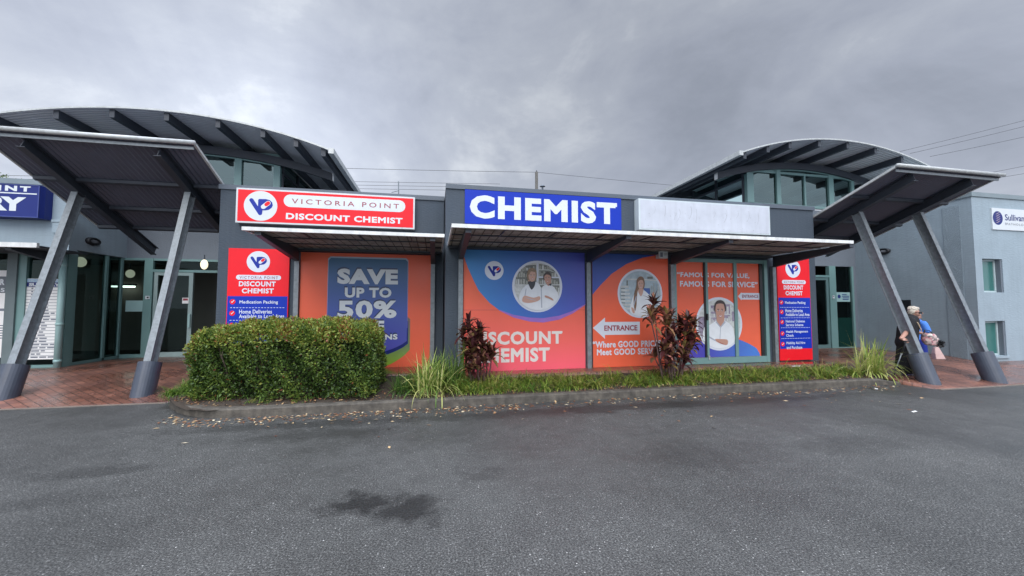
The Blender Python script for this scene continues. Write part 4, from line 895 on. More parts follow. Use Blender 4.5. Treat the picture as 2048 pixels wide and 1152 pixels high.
# ------------------------------------------------------------------ vaulted entrance halls
def strip(mb, f, a, b, n, y0, y1, t0, t1):           # solid arch band between z=f(x)-t1 and f(x)-t0
    for i in range(n):
        xa, xb = a + (b - a) * i / n, a + (b - a) * (i + 1) / n
        mb.hexa([(xa, y0, f(xa) - t1), (xb, y0, f(xb) - t1), (xb, y0, f(xb) - t0), (xa, y0, f(xa) - t0)], [(xa, y1, f(xa) - t1), (xb, y1, f(xb) - t1), (xb, y1, f(xb) - t0), (xa, y1, f(xa) - t0)])
    return mb
def vault(label, c, R, zp, hw, yf, yw, rafters, wx0, wx1, posts, thin, zt, sill, sideface):
    t = thing("vaulted_hall", label, "entrance hall", (c, yw, 0), "vaulted entrance halls")
    f = lambda x: zp - R + math.sqrt(max(R * R - (x - c) ** 2, 0.01))
    yb = yf + 9.5
    n = 110; mb = MB()                                # corrugated soffit: shallow ribs run across the vault
    for i in range(n + 1):
        x = c - hw + 2 * hw * i / n
        for j, y in enumerate((yf, yb)): mb.v += [(x, y, f(x)), (x, y, f(x) - 0.03)]
    for i in range(n):
        a = 4 * i
        mb.f += [(a, a + 4, a + 6, a + 2), (a + 1, a + 3, a + 7, a + 5), (a, a + 1, a + 5, a + 4), (a + 2, a + 6, a + 7, a + 3)]; mb.m += [0, 1, 0, 0]
    part("roof", mb, [M["roofm"], M["rib"]], t, False)
    part("edge_flashing", strip(MB(), f, c - hw, c + hw, 60, yf - 0.025, yf - 0.002, -0.006, 0.034), M["roofm"], t)
    for sg in (-1, 1):
        x = c + sg * hw; e0, e1 = (x + 0.005, x + 0.13) if sg > 0 else (x - 0.13, x - 0.005)
        part("eave_gutter", MB().box(e0, e1, yf - 0.03, yb, f(x) - 0.12, f(x) + 0.015), M["roofm"], t)
    for xr in rafters:
        tx = f(xr + 0.05) - f(xr - 0.05)
        part("rafter", MB().hexa([(xr - 0.05, yf + 0.05, f(xr) - 0.22), (xr + 0.05, yf + 0.05, f(xr) - 0.22), (xr + 0.05, yf + 0.05, f(xr + 0.05) - 0.033), (xr - 0.05, yf + 0.05, f(xr - 0.05) - 0.033)],
                                 [(xr - 0.05, yb - 0.1, f(xr) - 0.22), (xr + 0.05, yb - 0.1, f(xr) - 0.22), (xr + 0.05, yb - 0.1, f(xr + 0.05) - 0.033), (xr - 0.05, yb - 0.1, f(xr - 0.05) - 0.033)]), M["steel"], t)
    for y in (yw - 0.12, yw + 2.7, yw + 5.4):
        part("arch_beam", strip(MB(), f, c - hw + 0.25, c + hw - 0.25, 40, y, y + 0.10, 0.223, 0.44), M["steel"], t)
    for sg in (-1, 1):
        x = c + sg * (hw - 0.24); part("beam_end", MB().box(x - 0.008 * (sg < 0), x + 0.008 * (sg > 0), yw - 0.15, yw - 0.01, f(x) - 0.44, f(x) - 0.225), M["trim"], t)
    fb = lambda x: f(x) - 0.445
    # clerestory front
    mb = MB()
    for x0, x1 in posts: mb.box(x0, x1, yw - 0.06, yw + 0.06, sill, min(fb(x0), fb(x1)))
    for x in thin: mb.box(x - 0.03, x + 0.03, yw - 0.05, yw + 0.05, sill, zt)
    mb.box(wx0, wx1, yw - 0.045, yw + 0.045, zt, zt + 0.075); mb.box(wx0, wx1, yw - 0.045, yw + 0.045, sill - 0.08, sill)
    strip(mb, fb, wx0, wx1, 24, yw - 0.052, yw + 0.052, -0.001, 0.03)
    part("clerestory_frame", mb, M["mint"], t)
    ed = sorted([wx0, wx1] + [a for a, b in posts] + [b for a, b in posts] + list(thin))
    cuts = []
    for a, b in zip(ed, ed[1:]):
        if b - a < 0.2 or any(p0 - 0.001 <= a and b <= p1 + 0.001 for p0, p1 in posts): continue
        cuts.append((a, b))
    for a, b in cuts:
        mb = MB().poly([(a, yw, sill), (b, yw, sill), (b, yw, zt), (a, yw, zt)]); pts = [(a, yw, zt + 0.075), (b, yw, zt + 0.075)] + [(b + (a - b) * k / 6, yw, fb(b + (a - b) * k / 6) - 0.02) for k in range(7)]
        mb.poly(pts); part("pane", mb, M["cglass"], t)
    # side clerestory, dim room behind it
    xs_ = wx1 if sideface > 0 else wx0
    mb = MB()
    for k in range(6): y = yw + 0.06 + 1.25 * k; mb.box(xs_ - 0.04, xs_ + 0.04, y + 0.01, y + 0.07, sill, f(xs_) - 0.26)
    mb.box(xs_ - 0.035, xs_ + 0.035, yw + 0.07, yb - 0.2, f(xs_) - 0.62, f(xs_) - 0.56)
    part("side_frame", mb, M["steel"], t)
    part("side_glazing", MB().poly([(xs_, yw + 0.06, sill), (xs_, yb - 0.2, sill), (xs_, yb - 0.2, f(xs_) - 0.23), (xs_, yw + 0.06, f(xs_) - 0.23)]), M["cglass"], t)
    return t, f
def rib_mat():
    m = bpy.data.materials.new("ribbed_soffit"); m.use_nodes = True; t = m.node_tree; b = t.nodes["Principled BSDF"]
    tc = nn(t, "ShaderNodeTexCoord"); w = nn(t, "ShaderNodeTexWave"); w.bands_direction = "Y"; w.inputs["Scale"].default_value = 3.2; lk(t, tc.outputs["Object"], w.inputs[0])
    lk(t, mixc(t, w.outputs["Fac"], (0.62, 0.63, 0.65), (0.80, 0.80, 0.81)), b.inputs["Base Color"]); b.inputs["Roughness"].default_value = 0.5
    bp = nn(t, "ShaderNodeBump"); bp.inputs["Strength"].default_value = 0.55; bp.inputs["Distance"].default_value = 0.03; lk(t, w.outputs["Fac"], bp.inputs["Height"]); lk(t, bp.outputs[0], b.inputs["Normal"])
    return m
M["rib"] = rib_mat()
YWL, YWR = 11.75, 10.75
cl = lambda px, y, x_=340: onY(px, x_, y).x
tl, fl_ = vault("vaulted entrance hall with curved roof and rafters behind the left hand canopy", -6.40, 11.5, 6.27, 3.75, 10.2, YWL, [-9.45, -8.35, -7.30, -6.22, -5.15, -4.17, -3.42, -2.78], -8.4, cl(562, YWL),
      [(-8.4, -8.27), (-7.2, -7.06), (cl(471, YWL), cl(485, YWL)), (cl(549, YWL), cl(562, YWL))], [], onY(500, 311, YWL).z, 4.75, 1)
tr_, fr_ = vault("vaulted entrance hall with curved roof and rafters behind the right hand canopy", 12.25, 10.3, 6.79, 3.62, 9.3, YWR, [8.75, 9.55, 10.33, 11.40, 12.47, 13.55, 14.6, 15.5], cl(1491, YWR, 350), 14.45,
      [(cl(1491, YWR, 350), cl(1504, YWR, 350)), (cl(1550, YWR, 350), cl(1558, YWR, 350)), (cl(1653.5, YWR, 350), cl(1663, YWR, 350)), (14.32, 14.45)], [cl(1606.5, YWR, 350)], onY(1600, 352, YWR).z, onY(1640, 414, YWR).z, -1)
# lower walls and glazed entries
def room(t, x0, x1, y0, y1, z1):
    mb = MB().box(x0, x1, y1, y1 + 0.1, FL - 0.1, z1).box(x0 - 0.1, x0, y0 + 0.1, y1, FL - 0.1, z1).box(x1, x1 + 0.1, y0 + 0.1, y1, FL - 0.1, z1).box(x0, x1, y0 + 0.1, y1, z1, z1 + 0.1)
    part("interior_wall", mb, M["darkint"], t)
HZ_L = 3.02
gx = lambda px: onY(px, 600, YE_L).x
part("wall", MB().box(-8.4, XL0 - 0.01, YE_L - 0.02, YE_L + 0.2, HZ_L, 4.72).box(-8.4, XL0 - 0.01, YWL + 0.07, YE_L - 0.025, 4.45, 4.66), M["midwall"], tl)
mb = MB().box(gx(215) - 0.05, gx(215) + 0.03, YE_L - 0.05, YE_L + 0.05, FL, HZ_L).box(gx(289), gx(306), YE_L - 0.06, YE_L + 0.06, FL, HZ_L).box(gx(306), XL0 - 0.01, YE_L - 0.05, YE_L + 0.05, onY(340, 541, YE_L).z - 0.05, onY(340, 541, YE_L).z + 0.02)
mb.box(gx(215), XL0 - 0.01, YE_L - 0.045, YE_L + 0.045, HZ_L - 0.06, HZ_L - 0.002).box(gx(218), gx(289), YE_L - 0.045, YE_L + 0.045, FL - 0.02, FL + 0.09)
part("shopfront_frame", mb, M["mint"], tl)
zt_ = onY(340, 541, YE_L).z - 0.052
d0, d1 = gx(308), gx(386)
dr = MB().box(d0, d0 + 0.09, YE_L - 0.035, YE_L + 0.025, FL, zt_).box(d1 - 0.10, d1, YE_L - 0.035, YE_L + 0.025, FL, zt_).box(d0 + 0.09, d1 - 0.10, YE_L - 0.035, YE_L + 0.025, zt_ - 0.09, zt_).box(d0 + 0.09, d1 - 0.10, YE_L - 0.035, YE_L + 0.025, FL, FL + 0.13)
door = part("door", dr, mat("pale_door_frame", (0.27, 0.36, 0.35), 0.4), tl)
part("handle", MB().box(d1 - 0.075, d1 - 0.02, YE_L - 0.075, YE_L - 0.037, 1.10, 1.48), M["palemint"], door)
part("pane", MB().rect(d0 + 0.09, d1 - 0.10, FL + 0.13, zt_ - 0.09, YE_L - 0.005), M["wglass"], door)
part("pane", MB().rect(gx(218), gx(289), FL + 0.09, HZ_L - 0.06, YE_L), M["wglass"], tl)
part("pane", MB().rect(gx(306), XL0 - 0.02, zt_ + 0.07, HZ_L - 0.06, YE_L), M["wglass"], tl)
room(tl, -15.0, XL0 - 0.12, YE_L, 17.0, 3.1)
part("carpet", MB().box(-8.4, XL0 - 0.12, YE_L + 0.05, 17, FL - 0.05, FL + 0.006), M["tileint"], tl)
part("counter", MB().box(-8.3, -6.6, 15.2, 15.6, FL, 1.35), M["interior"], tl); part("wall_panel", MB().box(-8.3, -7.2, 16.7, 16.98, 1.0, 2.2), M["interior"], tl)
t = thing("notice", "pale mint notice stuck on the glass left of the door", "notice", (gx(270), YE_L, 1.5))
a, b = onY(252, 601, YE_L - 0.01), onY(287, 623, YE_L - 0.01)
part("sheet", MB().box(a.x, b.x, YE_L - 0.016, YE_L - 0.004, b.z, a.z), M["palemint"], t)
t = thing("notice", "small white and red notice on the left entry door glass", "notice", (d1 - 0.2, YE_L, 1.6))
a, b = onY(366.5, 595.5, YE_L - 0.01), onY(379, 607, YE_L - 0.01)
part("sheet", MB().box(a.x, b.x, YE_L - 0.05, YE_L - 0.037, b.z, a.z), M["paper"], t); part("print", MB().rect(a.x + 0.02, b.x - 0.02, (a.z + b.z) / 2, a.z - 0.02, YE_L - 0.0515), M["maroon"], t)
t = thing("intercom", "small white intercom on the mint post beside the left door", "intercom", (gx(296), YE_L, 1.6))
a = onY(296, 595, YE_L - 0.06); part("case", MB().box(a.x - 0.05, a.x + 0.05, YE_L - 0.085, YE_L - 0.062, a.z - 0.045, a.z + 0.045), M["white"], t); part("lens", MB().box(a.x - 0.015, a.x + 0.03, YE_L - 0.088, YE_L - 0.0855, a.z - 0.02, a.z + 0.02), M["black"], t)
def globe(px, py, y, r, label, m, cat="lamp", nm="globe_lamp", sq=1.15):
    p = onY(px, py, y); t = thing(nm, label, cat, (p.x, p.y, p.z))
    rs = [[(p.x + r * math.sin(a) * math.cos(b), p.y + r * math.sin(a) * math.sin(b), p.z + sq * r * math.cos(a)) for b in [k * math.pi / 8 for k in range(16)]] for a in [0.05 + 3.04 * i / 10 for i in range(11)]]
    part("shade", MB().rings(rs), m, t, True); part("rod", MB().tube([(p.x, p.y, p.z + sq * r), (p.x, p.y, 3.1)], 0.012, 6), M["steel"], t)
globe(408.5, 529, YE_L - 0.45, 0.085, "lit glass shade hanging above the left entry doorway", M["warm"], sq=1.6)
globe(260.5, 547.5, YE_L + 1.4, 0.11, "round pale pendant lamp inside the glass left of the door", M["globe"])
p = onY(241, 535, YE_L + 1.2); t = thing("downlight", "small bright ceiling downlight inside the left hall", "lamp", (p.x, p.y, p.z)); part("lens", MB().tube([(p.x, p.y, 3.095), (p.x, p.y, 3.06)], 0.07, 16), M["cool"], t); part("rim", MB().tube([(p.x, p.y, 3.098), (p.x, p.y, 3.075)], 0.095, 16), M["silver"], t)
a, b = onY(222, 573, YE_L + 1.85), onY(266, 574, YE_L + 1.85); t = thing("strip_light", "long fluorescent strip light at the back of the left hall", "lamp", (a.x, a.y, a.z)); part("tube", MB().box(a.x, b.x, a.y, a.y + 0.1, a.z - 0.02, a.z + 0.03), M["cool"], t); part("housing", MB().box(a.x - 0.03, b.x + 0.03, a.y - 0.01, a.y + 0.11, a.z + 0.032, a.z + 0.09), M["steel"], t)

# right entry
XR = 14.27
HZ_R = onY(1680, 533, YE_R).z
gr = lambda px: onY(px, 600, YE_R).x
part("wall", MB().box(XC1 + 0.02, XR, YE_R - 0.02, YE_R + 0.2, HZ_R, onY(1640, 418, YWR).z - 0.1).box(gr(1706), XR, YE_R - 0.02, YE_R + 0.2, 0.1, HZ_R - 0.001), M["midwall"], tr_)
mb = MB().box(gr(1657), gr(1670), YE_R - 0.06, YE_R + 0.06, 0.2, HZ_R).box(gr(1702.5), gr(1706), YE_R - 0.05, YE_R + 0.05, 0.2, HZ_R).box(gr(1670), gr(1702.5), YE_R - 0.045, YE_R + 0.045, 0.2, FL + 0.03).box(XC1 + 0.5, gr(1657), YE_R - 0.05, YE_R + 0.05, onY(1645, 553, YE_R).z - 0.03, onY(1645, 553, YE_R).z + 0.04)
part("shopfront_frame", mb, M["mint"], tr_)
zt_ = onY(1645, 553, YE_R).z - 0.035
dx = gr(1657) - 0.01
door = part("door", MB().box(dx - 0.10, dx, YE_R - 0.03, YE_R + 0.03, FL - 0.04, zt_).box(dx - 0.85, dx - 0.10, YE_R - 0.03, YE_R + 0.03, zt_ - 0.09, zt_).box(dx - 0.85, dx - 0.10, YE_R - 0.03, YE_R + 0.03, FL - 0.04, FL + 0.12).box(dx - 0.95, dx - 0.85, YE_R - 0.03, YE_R + 0.03, FL - 0.04, zt_), mat("darker_mint_frame", (0.11, 0.19, 0.19), 0.4), tr_)  # door frame in a darker tone of the mint colour
part("pane", MB().rect(dx - 0.85, dx - 0.10, FL + 0.12, zt_ - 0.09, YE_R), M["wglass"], door)
z_n = onY(1690, 603, YE_R).z; z_m = onY(1690, 633, YE_R).z
part("pane", MB().rect(gr(1670), gr(1702.5), FL + 0.03, HZ_R - 0.01, YE_R), M["wglass"], tr_)
part("frosted_film", MB().rect(gr(1670), gr(1702.5), FL + 0.03, z_m - 0.04, YE_R + 0.012), M["gglass"], tr_)
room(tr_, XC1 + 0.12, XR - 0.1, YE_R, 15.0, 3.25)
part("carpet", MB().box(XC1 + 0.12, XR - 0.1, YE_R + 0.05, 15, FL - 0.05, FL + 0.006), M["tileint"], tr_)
part("partition", MB().box(12.5, 13.9, 12.2, 12.3, 1.3, 3.0), M["interior"], tr_)
t = thing("notice", "pale mint clinic notice on the glass beside the right hand entry door", "notice", (gr(1687), YE_R, 1.8))
a, b = onY(1671.5, 584.5, YE_R - 0.01), onY(1700, 603.5, YE_R - 0.01)
part("sheet", MB().box(a.x, b.x, YE_R - 0.02, YE_R - 0.006, b.z, a.z), M["palemint"], t)
part("emblem", MB().disc(onY(1677, 593, YE_R).x, onY(1677, 593, YE_R).z, 0.065, YE_R - 0.022), M["navy"], t)
mb = MB()
for k, (u0, u1) in enumerate(((1682.5, 1692), (1682.5, 1697), (1684, 1697), (1684, 1696))):
    a, b = onY(u0, 588.5 + 3.2 * k, YE_R), onY(u1, 590.2 + 3.2 * k, YE_R); mb.rect(a.x, b.x, b.z, a.z, YE_R - 0.022)
part("print", mb, M["navy"], t)
t = thing("intercom", "small white intercom on the mint post at the right hand entry", "intercom", (gr(1665), YE_R, 1.8))
a = onY(1666, 594, YE_R - 0.06); part("case", MB().box(a.x - 0.04, a.x + 0.04, YE_R - 0.085, YE_R - 0.062, a.z - 0.05, a.z + 0.05), M["white"], t); part("lens", MB().box(a.x - 0.02, a.x + 0.02, YE_R - 0.088, YE_R - 0.0855, a.z, a.z + 0.03), M["black"], t)

# ------------------------------------------------------------------ pale building on the right
YR = 7.64
rz = onY(1942, 384, YR).z
holes = []
for (xa, ya, xb, yb_) in ((1964, 517, 2008.5, 585), (1970, 642, 2014.5, 711)):
    a, b = onY(xa, ya, YR), onY(xb, yb_, YR); holes.append((a.x, b.x, b.z, a.z))
t = thing("office_building", "pale grey rendered two-storey building with small green windows at the right", "building", (17, YR, 0))
part("wall", wall_holes(MB(), XR, 45, YR, YR + 0.22, -0.1, rz - 0.12, holes), M["greywall"], t)
part("side_wall", MB().box(XR, XR + 0.22, YR + 0.222, 22, -0.1, rz - 0.12), M["greywall"], t)
part("coping", MB().box(XR - 0.03, 45, YR - 0.03, 22, rz - 0.12, rz), M["greytrim"], t)
part("corner_strip", MB().box(XR - 0.012, XR - 0.001, YR + 0.25, YR + 0.62, 0.05, rz - 0.3), mat("darker_render", (0.25, 0.31, 0.35), 0.8, bump=0.8, bs=38), t)  # strip in a slightly darker tone of the wall render
for h in holes:
    w = part("window", MB().box(h[0] + 0.002, h[1] - 0.05, YR + 0.12, YR + 0.16, h[3] - 0.05, h[3] - 0.002).box(h[1] - 0.10, h[1] - 0.05, YR + 0.12, YR + 0.16, h[2] + 0.05, h[3] - 0.052).box(h[0] + 0.002, h[1] - 0.05, YR + 0.12, YR + 0.16, h[2] + 0.002, h[2] + 0.048), mat("white_sash", (0.45, 0.55, 0.56), 0.4), t)
    part("pane", MB().box(h[0] + 0.002, h[1] - 0.101, YR + 0.14, YR + 0.15, h[2] + 0.05, h[3] - 0.053), M["gglass"], w)
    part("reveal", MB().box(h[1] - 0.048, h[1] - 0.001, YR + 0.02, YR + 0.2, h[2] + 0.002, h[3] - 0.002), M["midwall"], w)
    if h[2] < 1: part("sill", MB().box(h[0] - 0.02, h[1] + 0.05, YR - 0.05, YR + 0.118, h[2] - 0.06, h[2] - 0.002), M["greywall"], w)
Ys = YR - 0.03
a, b = onY(1983, 414, Ys), onY(1993, 459, Ys)
t = thing("clinic_sign", "white clinic sign with round striped emblem on the pale right hand building", "sign", (a.x + 1.2, YR, b.z))
sx, sz0, sz1 = a.x, b.z, a.z - 0.02
part("face", MB().box(sx, sx + 3.4, Ys, YR - 0.001, sz0, sz1), M["white"], t)
c = onY(1995.5, 436, Ys); k = MB().disc(c.x, c.z, 0.185, Ys - 0.002, 0, 0.19)
for i in range(5):
    b_ = c.z + 0.12 - 0.06 * i; k.flat([(c.x - 0.09, b_ - 0.02), (c.x - 0.02, b_ - 0.012), (c.x + 0.06, b_ + 0.03), (c.x + 0.10, b_ + 0.05), (c.x + 0.06, b_ + 0.045), (c.x - 0.03, b_ + 0.005)], Ys - 0.0035 - 0.0002 * i, 1)
part("emblem", k, [M["navy"], mat("emblem_stripe", (0.40, 0.30, 0.33), 0.4)], t)
a, b = onY(2009.5, 429, Ys), onY(2047, 443, Ys)
part("lettering", MB().text("Sullivan", a.x, b.x + 0.03, b.z + 0.0, a.z + 0.01, Ys - 0.003, 0, 0.012), M["navy"], t)
part("lettering", MB().text("PATHOLOGY", a.x + 0.04, b.x + 0.18, b.z - 0.13, b.z - 0.065, Ys - 0.003, 0, 0.0, 1.3), mat("grey_print", (0.22, 0.23, 0.25), 0.5), t)
part("rule", MB().rect(a.x, a.x + 0.012, b.z - 0.13, b.z - 0.06, Ys - 0.003), M["navy"], t)
def bulkhead(p, nrm, label):
    t = thing("bulkhead_light", label, "wall light", p, "dark bulkhead lights at the entries"); p = Vector(p)
    def ring(d, ry, rz): return [(p.x + nrm * d, p.y + ry * math.cos(2 * math.pi * i / 24), p.z + rz * math.sin(2 * math.pi * i / 24)) for i in range(24)]
    part("rim", MB().rings([ring(0.0, 0.19, 0.10), ring(0.06, 0.19, 0.10), ring(0.085, 0.16, 0.08), ring(0.085, 0.13, 0.06), ring(0.05, 0.12, 0.055)]), M["black"], t, True)
    part("lens", MB().rings([ring(0.045, 0.115, 0.05), ring(0.07, 0.10, 0.042), ring(0.082, 0.03, 0.015)]), mat("grey_lens", (0.20, 0.21, 0.23), 0.35), t, True)
bulkhead(tuple(onX(1768, 503, XR - 0.002)), -1, "dark oval bulkhead light on the pale wall of the right hand entry")
a = onX(1800, 600, XR - 0.02); b = onX(1823, 640, XR - 0.02)
tag(bevel(part("meter_panel", MB().box(XR - 0.03, XR - 0.002, min(a.y, b.y), max(a.y, b.y), 1.25, a.z), M["black"]), 0.006), "square black panel on the pale side wall behind the two women", "panel")
# ------------------------------------------------------------------ surgery building on the left
YS, XS = 10.68, -8.3
zs_ = onY(40, 358, YS).z
t = thing("surgery_building", "pale grey rendered surgery with mint framed windows at the left edge", "building", (-12, YS, 0))
zg = onY(100, 507, YS).z
part("wall", MB().box(-40, XS, YS, YS + 0.22, zg, zs_ - 0.12), M["greywall"], t)
part("side_wall", MB().box(XS - 0.22, XS, YS + 0.222, 20, zg + 0.12, zs_ - 0.12), M["greywall"], t)
part("coping", MB().box(-40, XS + 0.03, YS - 0.03, 20, zs_ - 0.12, zs_), M["greytrim"], t)
sxp = lambda px: onY(px, 620, YS).x
p0, p1 = sxp(120), sxp(150)
mb = MB().box(p0, XS, YS + 0.02, YS + 0.2, 0.2, zg - 0.002).box(sxp(30), sxp(46), YS + 0.02, YS + 0.14, 0.2, zg - 0.002).box(sxp(46), p0, YS + 0.03, YS + 0.12, 0.15, FL + 0.06).box(sxp(46), p0, YS + 0.03, YS + 0.12, zg - 0.09, zg - 0.002).box(-20, sxp(10), YS + 0.03, YS + 0.12, 0.15, FL + 0.08)
mb.box(XS - 0.12, XS - 0.02, YS + 0.205, YS + 0.28, 0.2, zg + 0.11).box(XS - 0.10, XS - 0.02, YE_L - 0.62, YE_L - 0.55, 0.2, zg + 0.11).box(XS - 0.10, XS - 0.02, YS + 0.28, YE_L - 0.1, 0.2, FL + 0.07).box(XS - 0.10, XS - 0.02, YE_L - 0.12, YE_L - 0.06, 0.2, zg + 0.11)
part("frame", mb, M["mint"], t)
part("pier", MB().box(sxp(10), sxp(30), YS - 0.02, YS + 0.2, 0.1, zg - 0.003), mat("mint_grey_pier", (0.13, 0.17, 0.175), 0.6), t)
part("pane", MB().rect(sxp(46), p0, FL + 0.06, zg - 0.09, YS + 0.08), M["wglass"], t)
part("pane", MB().rect(-20, sxp(10), FL + 0.08, zg - 0.01, YS + 0.08), M["wglass"], t)
part("pane", MB().poly([(XS - 0.06, YS + 0.28, FL + 0.07), (XS - 0.06, YE_L - 0.62, FL + 0.07), (XS - 0.06, YE_L - 0.62, zg + 0.11), (XS - 0.06, YS + 0.28, zg + 0.11)]), M["wglass"], t)
part("pane", MB().poly([(XS - 0.06, YE_L - 0.55, FL + 0.07), (XS - 0.06, YE_L - 0.12, FL + 0.07), (XS - 0.06, YE_L - 0.12, zg + 0.11), (XS - 0.06, YE_L - 0.55, zg + 0.11)]), M["wglass"], t)
part("back_wall", MB().box(-20, XS + 1.6, 14.5, 14.6, 0, 3.08), M["interior"], t)
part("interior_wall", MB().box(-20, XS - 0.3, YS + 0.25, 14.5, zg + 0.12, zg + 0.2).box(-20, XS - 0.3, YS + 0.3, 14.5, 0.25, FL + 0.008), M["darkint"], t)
pp = onZ(126, 733, FL - 0.05)
pp = Vector((sxp(126), YS - 0.06, 0))
part("downpipe", MB().tube([(pp.x, pp.y, 0.22), (pp.x, pp.y, zg + 0.05)], 0.062, 14), M["palemint"], t, True)
mb = MB()
for z in (1.25, 2.6, 0.42): mb.tube([(pp.x, pp.y, z), (pp.x, pp.y, z + 0.06)], 0.070, 14)
part("pipe_bracket", mb, M["palemint"], t, True)
# awning stub
A = onZ(72, 497, 3.0)
A, B = onY(73, 493, YS - 1.2), onY(-60, 478, YS - 1.2)
ta = thing("awning", "short grey awning with pale edge over the surgery window at the far left", "awning", (A.x - 1, YS, A.z), "flat awnings along the shop front")
part("sheet", MB().box(-16, A.x - 0.02, YS - 1.14, YS - 0.002, A.z, A.z + 0.03), M["steel"], ta)
part("edge_trim", MB().box(-16, A.x, YS - 1.2, YS - 1.142, A.z - 0.02, A.z + 0.075), M["trim"], ta)
part("bracket", MB().hexa([(A.x - 0.6, YS - 1.1, A.z - 0.06), (A.x - 0.5, YS - 1.1, A.z - 0.06), (A.x - 0.5, YS - 1.1, A.z - 0.002), (A.x - 0.6, YS - 1.1, A.z - 0.002)], [(A.x - 0.6, YS - 0.003, A.z - 0.25), (A.x - 0.5, YS - 0.003, A.z - 0.25), (A.x - 0.5, YS - 0.003, A.z - 0.002), (A.x - 0.6, YS - 0.003, A.z - 0.002)]), M["steel"], ta)
# navy box sign
Yn = YS - 0.28
A, B = onY(80, 371, Yn), onY(80, 436, Yn)
t = thing("sign_box", "navy box sign with white lettering on the surgery wall at the left edge", "sign", (A.x - 2, YS, B.z))
rx = onY(94, 400, YS - 0.14).x
part("case", MB().add([(-15.6, Yn, B.z), (A.x, Yn, B.z), (rx, Yn + 0.10, B.z), (rx, YS - 0.001, B.z), (-15.6, YS - 0.001, B.z), (-15.6, Yn, A.z), (A.x, Yn, A.z), (rx, Yn + 0.10, A.z), (rx, YS - 0.001, A.z), (-15.6, YS - 0.001, A.z)],
     [(4, 3, 2, 1, 0), (5, 6, 7, 8, 9), (0, 1, 6, 5), (1, 2, 7, 6), (2, 3, 8, 7), (3, 4, 9, 8), (4, 0, 5, 9)]), M["navy"], t)
part("border", MB().box(A.x - 0.012, A.x + 0.004, Yn - 0.012, Yn - 0.001, B.z, A.z).box(-15.6, A.x - 0.013, Yn - 0.010, Yn - 0.001, B.z + 0.0, B.z + 0.02).box(-15.6, A.x - 0.013, Yn - 0.010, Yn - 0.001, A.z - 0.015, A.z), M["navyside"], t)
a, b = onY(-300, 372, Yn), onY(61.5, 384, Yn)
h0 = onY(61.5, 384, Yn).z; h1 = onY(61.5, 373, Yn).z
mb = MB().text("VICTORIA POINT", a.x + 0.05, b.x, h0, h1, Yn - 0.003, 0, 0.05, 1.35)
a, b = onY(-222, 393, Yn), onY(51, 423, Yn)
mb.text("SURGERY", a.x, b.x, onY(51, 423, Yn).z, onY(51, 394.5, Yn).z, Yn - 0.003, 0, 0.065)
a, b = onY(-212, 387, Yn), onY(74, 389.5, Yn); mb.rect(a.x, b.x, b.z, b.z + 0.025, Yn - 0.003)
part("lettering", mb, M["white"], t)
# vent box on the wall
a, b = onY(105, 440, YS - 0.06), onY(128, 466, YS - 0.06)
tag(bevel(part("vent_box", MB().box(a.x, b.x, YS - 0.06, YS - 0.002, b.z, a.z - 0.05).box(a.x - 0.015, b.x + 0.015, YS - 0.075, YS - 0.002, a.z - 0.045, a.z + 0.01).box(a.x + 0.07, b.x - 0.04, YS - 0.064, YS - 0.0605, a.z - 0.12, a.z - 0.07), M["greywall"]), 0.004), "small grey vent box on the surgery wall below the navy sign", "vent box")
# surgery directory board in the window
Yd = YS + 0.05
A, B = onY(51, 557, Yd), onY(119, 718, Yd)
t = thing("directory_board", "white list of names under a blue SURGERY header in the left window", "sign", ((A.x + B.x) / 2, YS, B.z))
W_, H_ = B.x - A.x, A.z - B.z
part("backing", MB().box(A.x, B.x, Yd, Yd + 0.02, B.z, A.z), M["paper"], t)
part("header", MB().rect(A.x + 0.01, B.x - 0.01, A.z - 0.10 * H_, A.z - 0.045 * H_, Yd - 0.002), M["navy"], t)
part("top_band", MB().rect(A.x + 0.01, B.x - 0.01, A.z - 0.043 * H_, A.z - 0.005 * H_, Yd - 0.002), M["skyblue"], t)
part("lettering", MB().text("SURGERY", A.x + 0.10 * W_, B.x - 0.10 * W_, A.z - 0.094 * H_, A.z - 0.055 * H_, Yd - 0.004, 0, 0.06).text("VICTORIA POINT", A.x + 0.08 * W_, B.x - 0.08 * W_, A.z - 0.036 * H_, A.z - 0.014 * H_, Yd - 0.004, 0, 0.02, 1.3), M["white"], t)
mb = MB(); NR = 23
for i in range(NR):
    z = A.z - H_ * (0.105 + 0.888 * i / NR)
    mb.rect(A.x + 0.01, B.x - 0.01, z - 0.006, z + 0.004, Yd - 0.002)
    x = A.x + 0.17 * W_; zt2 = z - 0.45 * H_ * 0.888 / NR; k = 0
    for wd in ([0.045] + [rnd.uniform(0.10, 0.22) for _ in range(rnd.choice((2, 2, 3)))]):
        mb.rect(x, x + wd * W_, zt2 - 0.016, zt2 + 0.014, Yd - 0.002); x += wd * W_ + 0.03
part("name_rows", mb, M["ink"], t)
a, b = onY(-8, 544, YS + 0.04), onY(10, 760, YS + 0.04)
t = thing("window_poster", "white poster with dark header in the far left window", "poster", (a.x, YS, 1.0))
a, b = onY(-40, 540, YS + 0.04), onY(9.5, 715, YS + 0.04)
part("backing", MB().box(a.x, b.x, YS + 0.04, YS + 0.06, b.z, a.z), M["paper"], t)
z1_ = a.z
mb = MB()
part("header", MB().rect(a.x, b.x, onY(9, 586, YS + 0.04).z, onY(9, 553, YS + 0.04).z, YS + 0.037), mat("grey_header", (0.13, 0.15, 0.17), 0.5), t)
mb.rect(a.x, b.x, onY(9, 622, YS + 0.04).z, onY(9, 617, YS + 0.04).z, YS + 0.037)
for k in range(6): mb.rect(a.x + 0.1, b.x - 0.02, onY(9, 652 + 5 * k, YS + 0.04).z, onY(9, 650 + 5 * k, YS + 0.04).z, YS + 0.037)
part("print", mb, M["ink"], t)
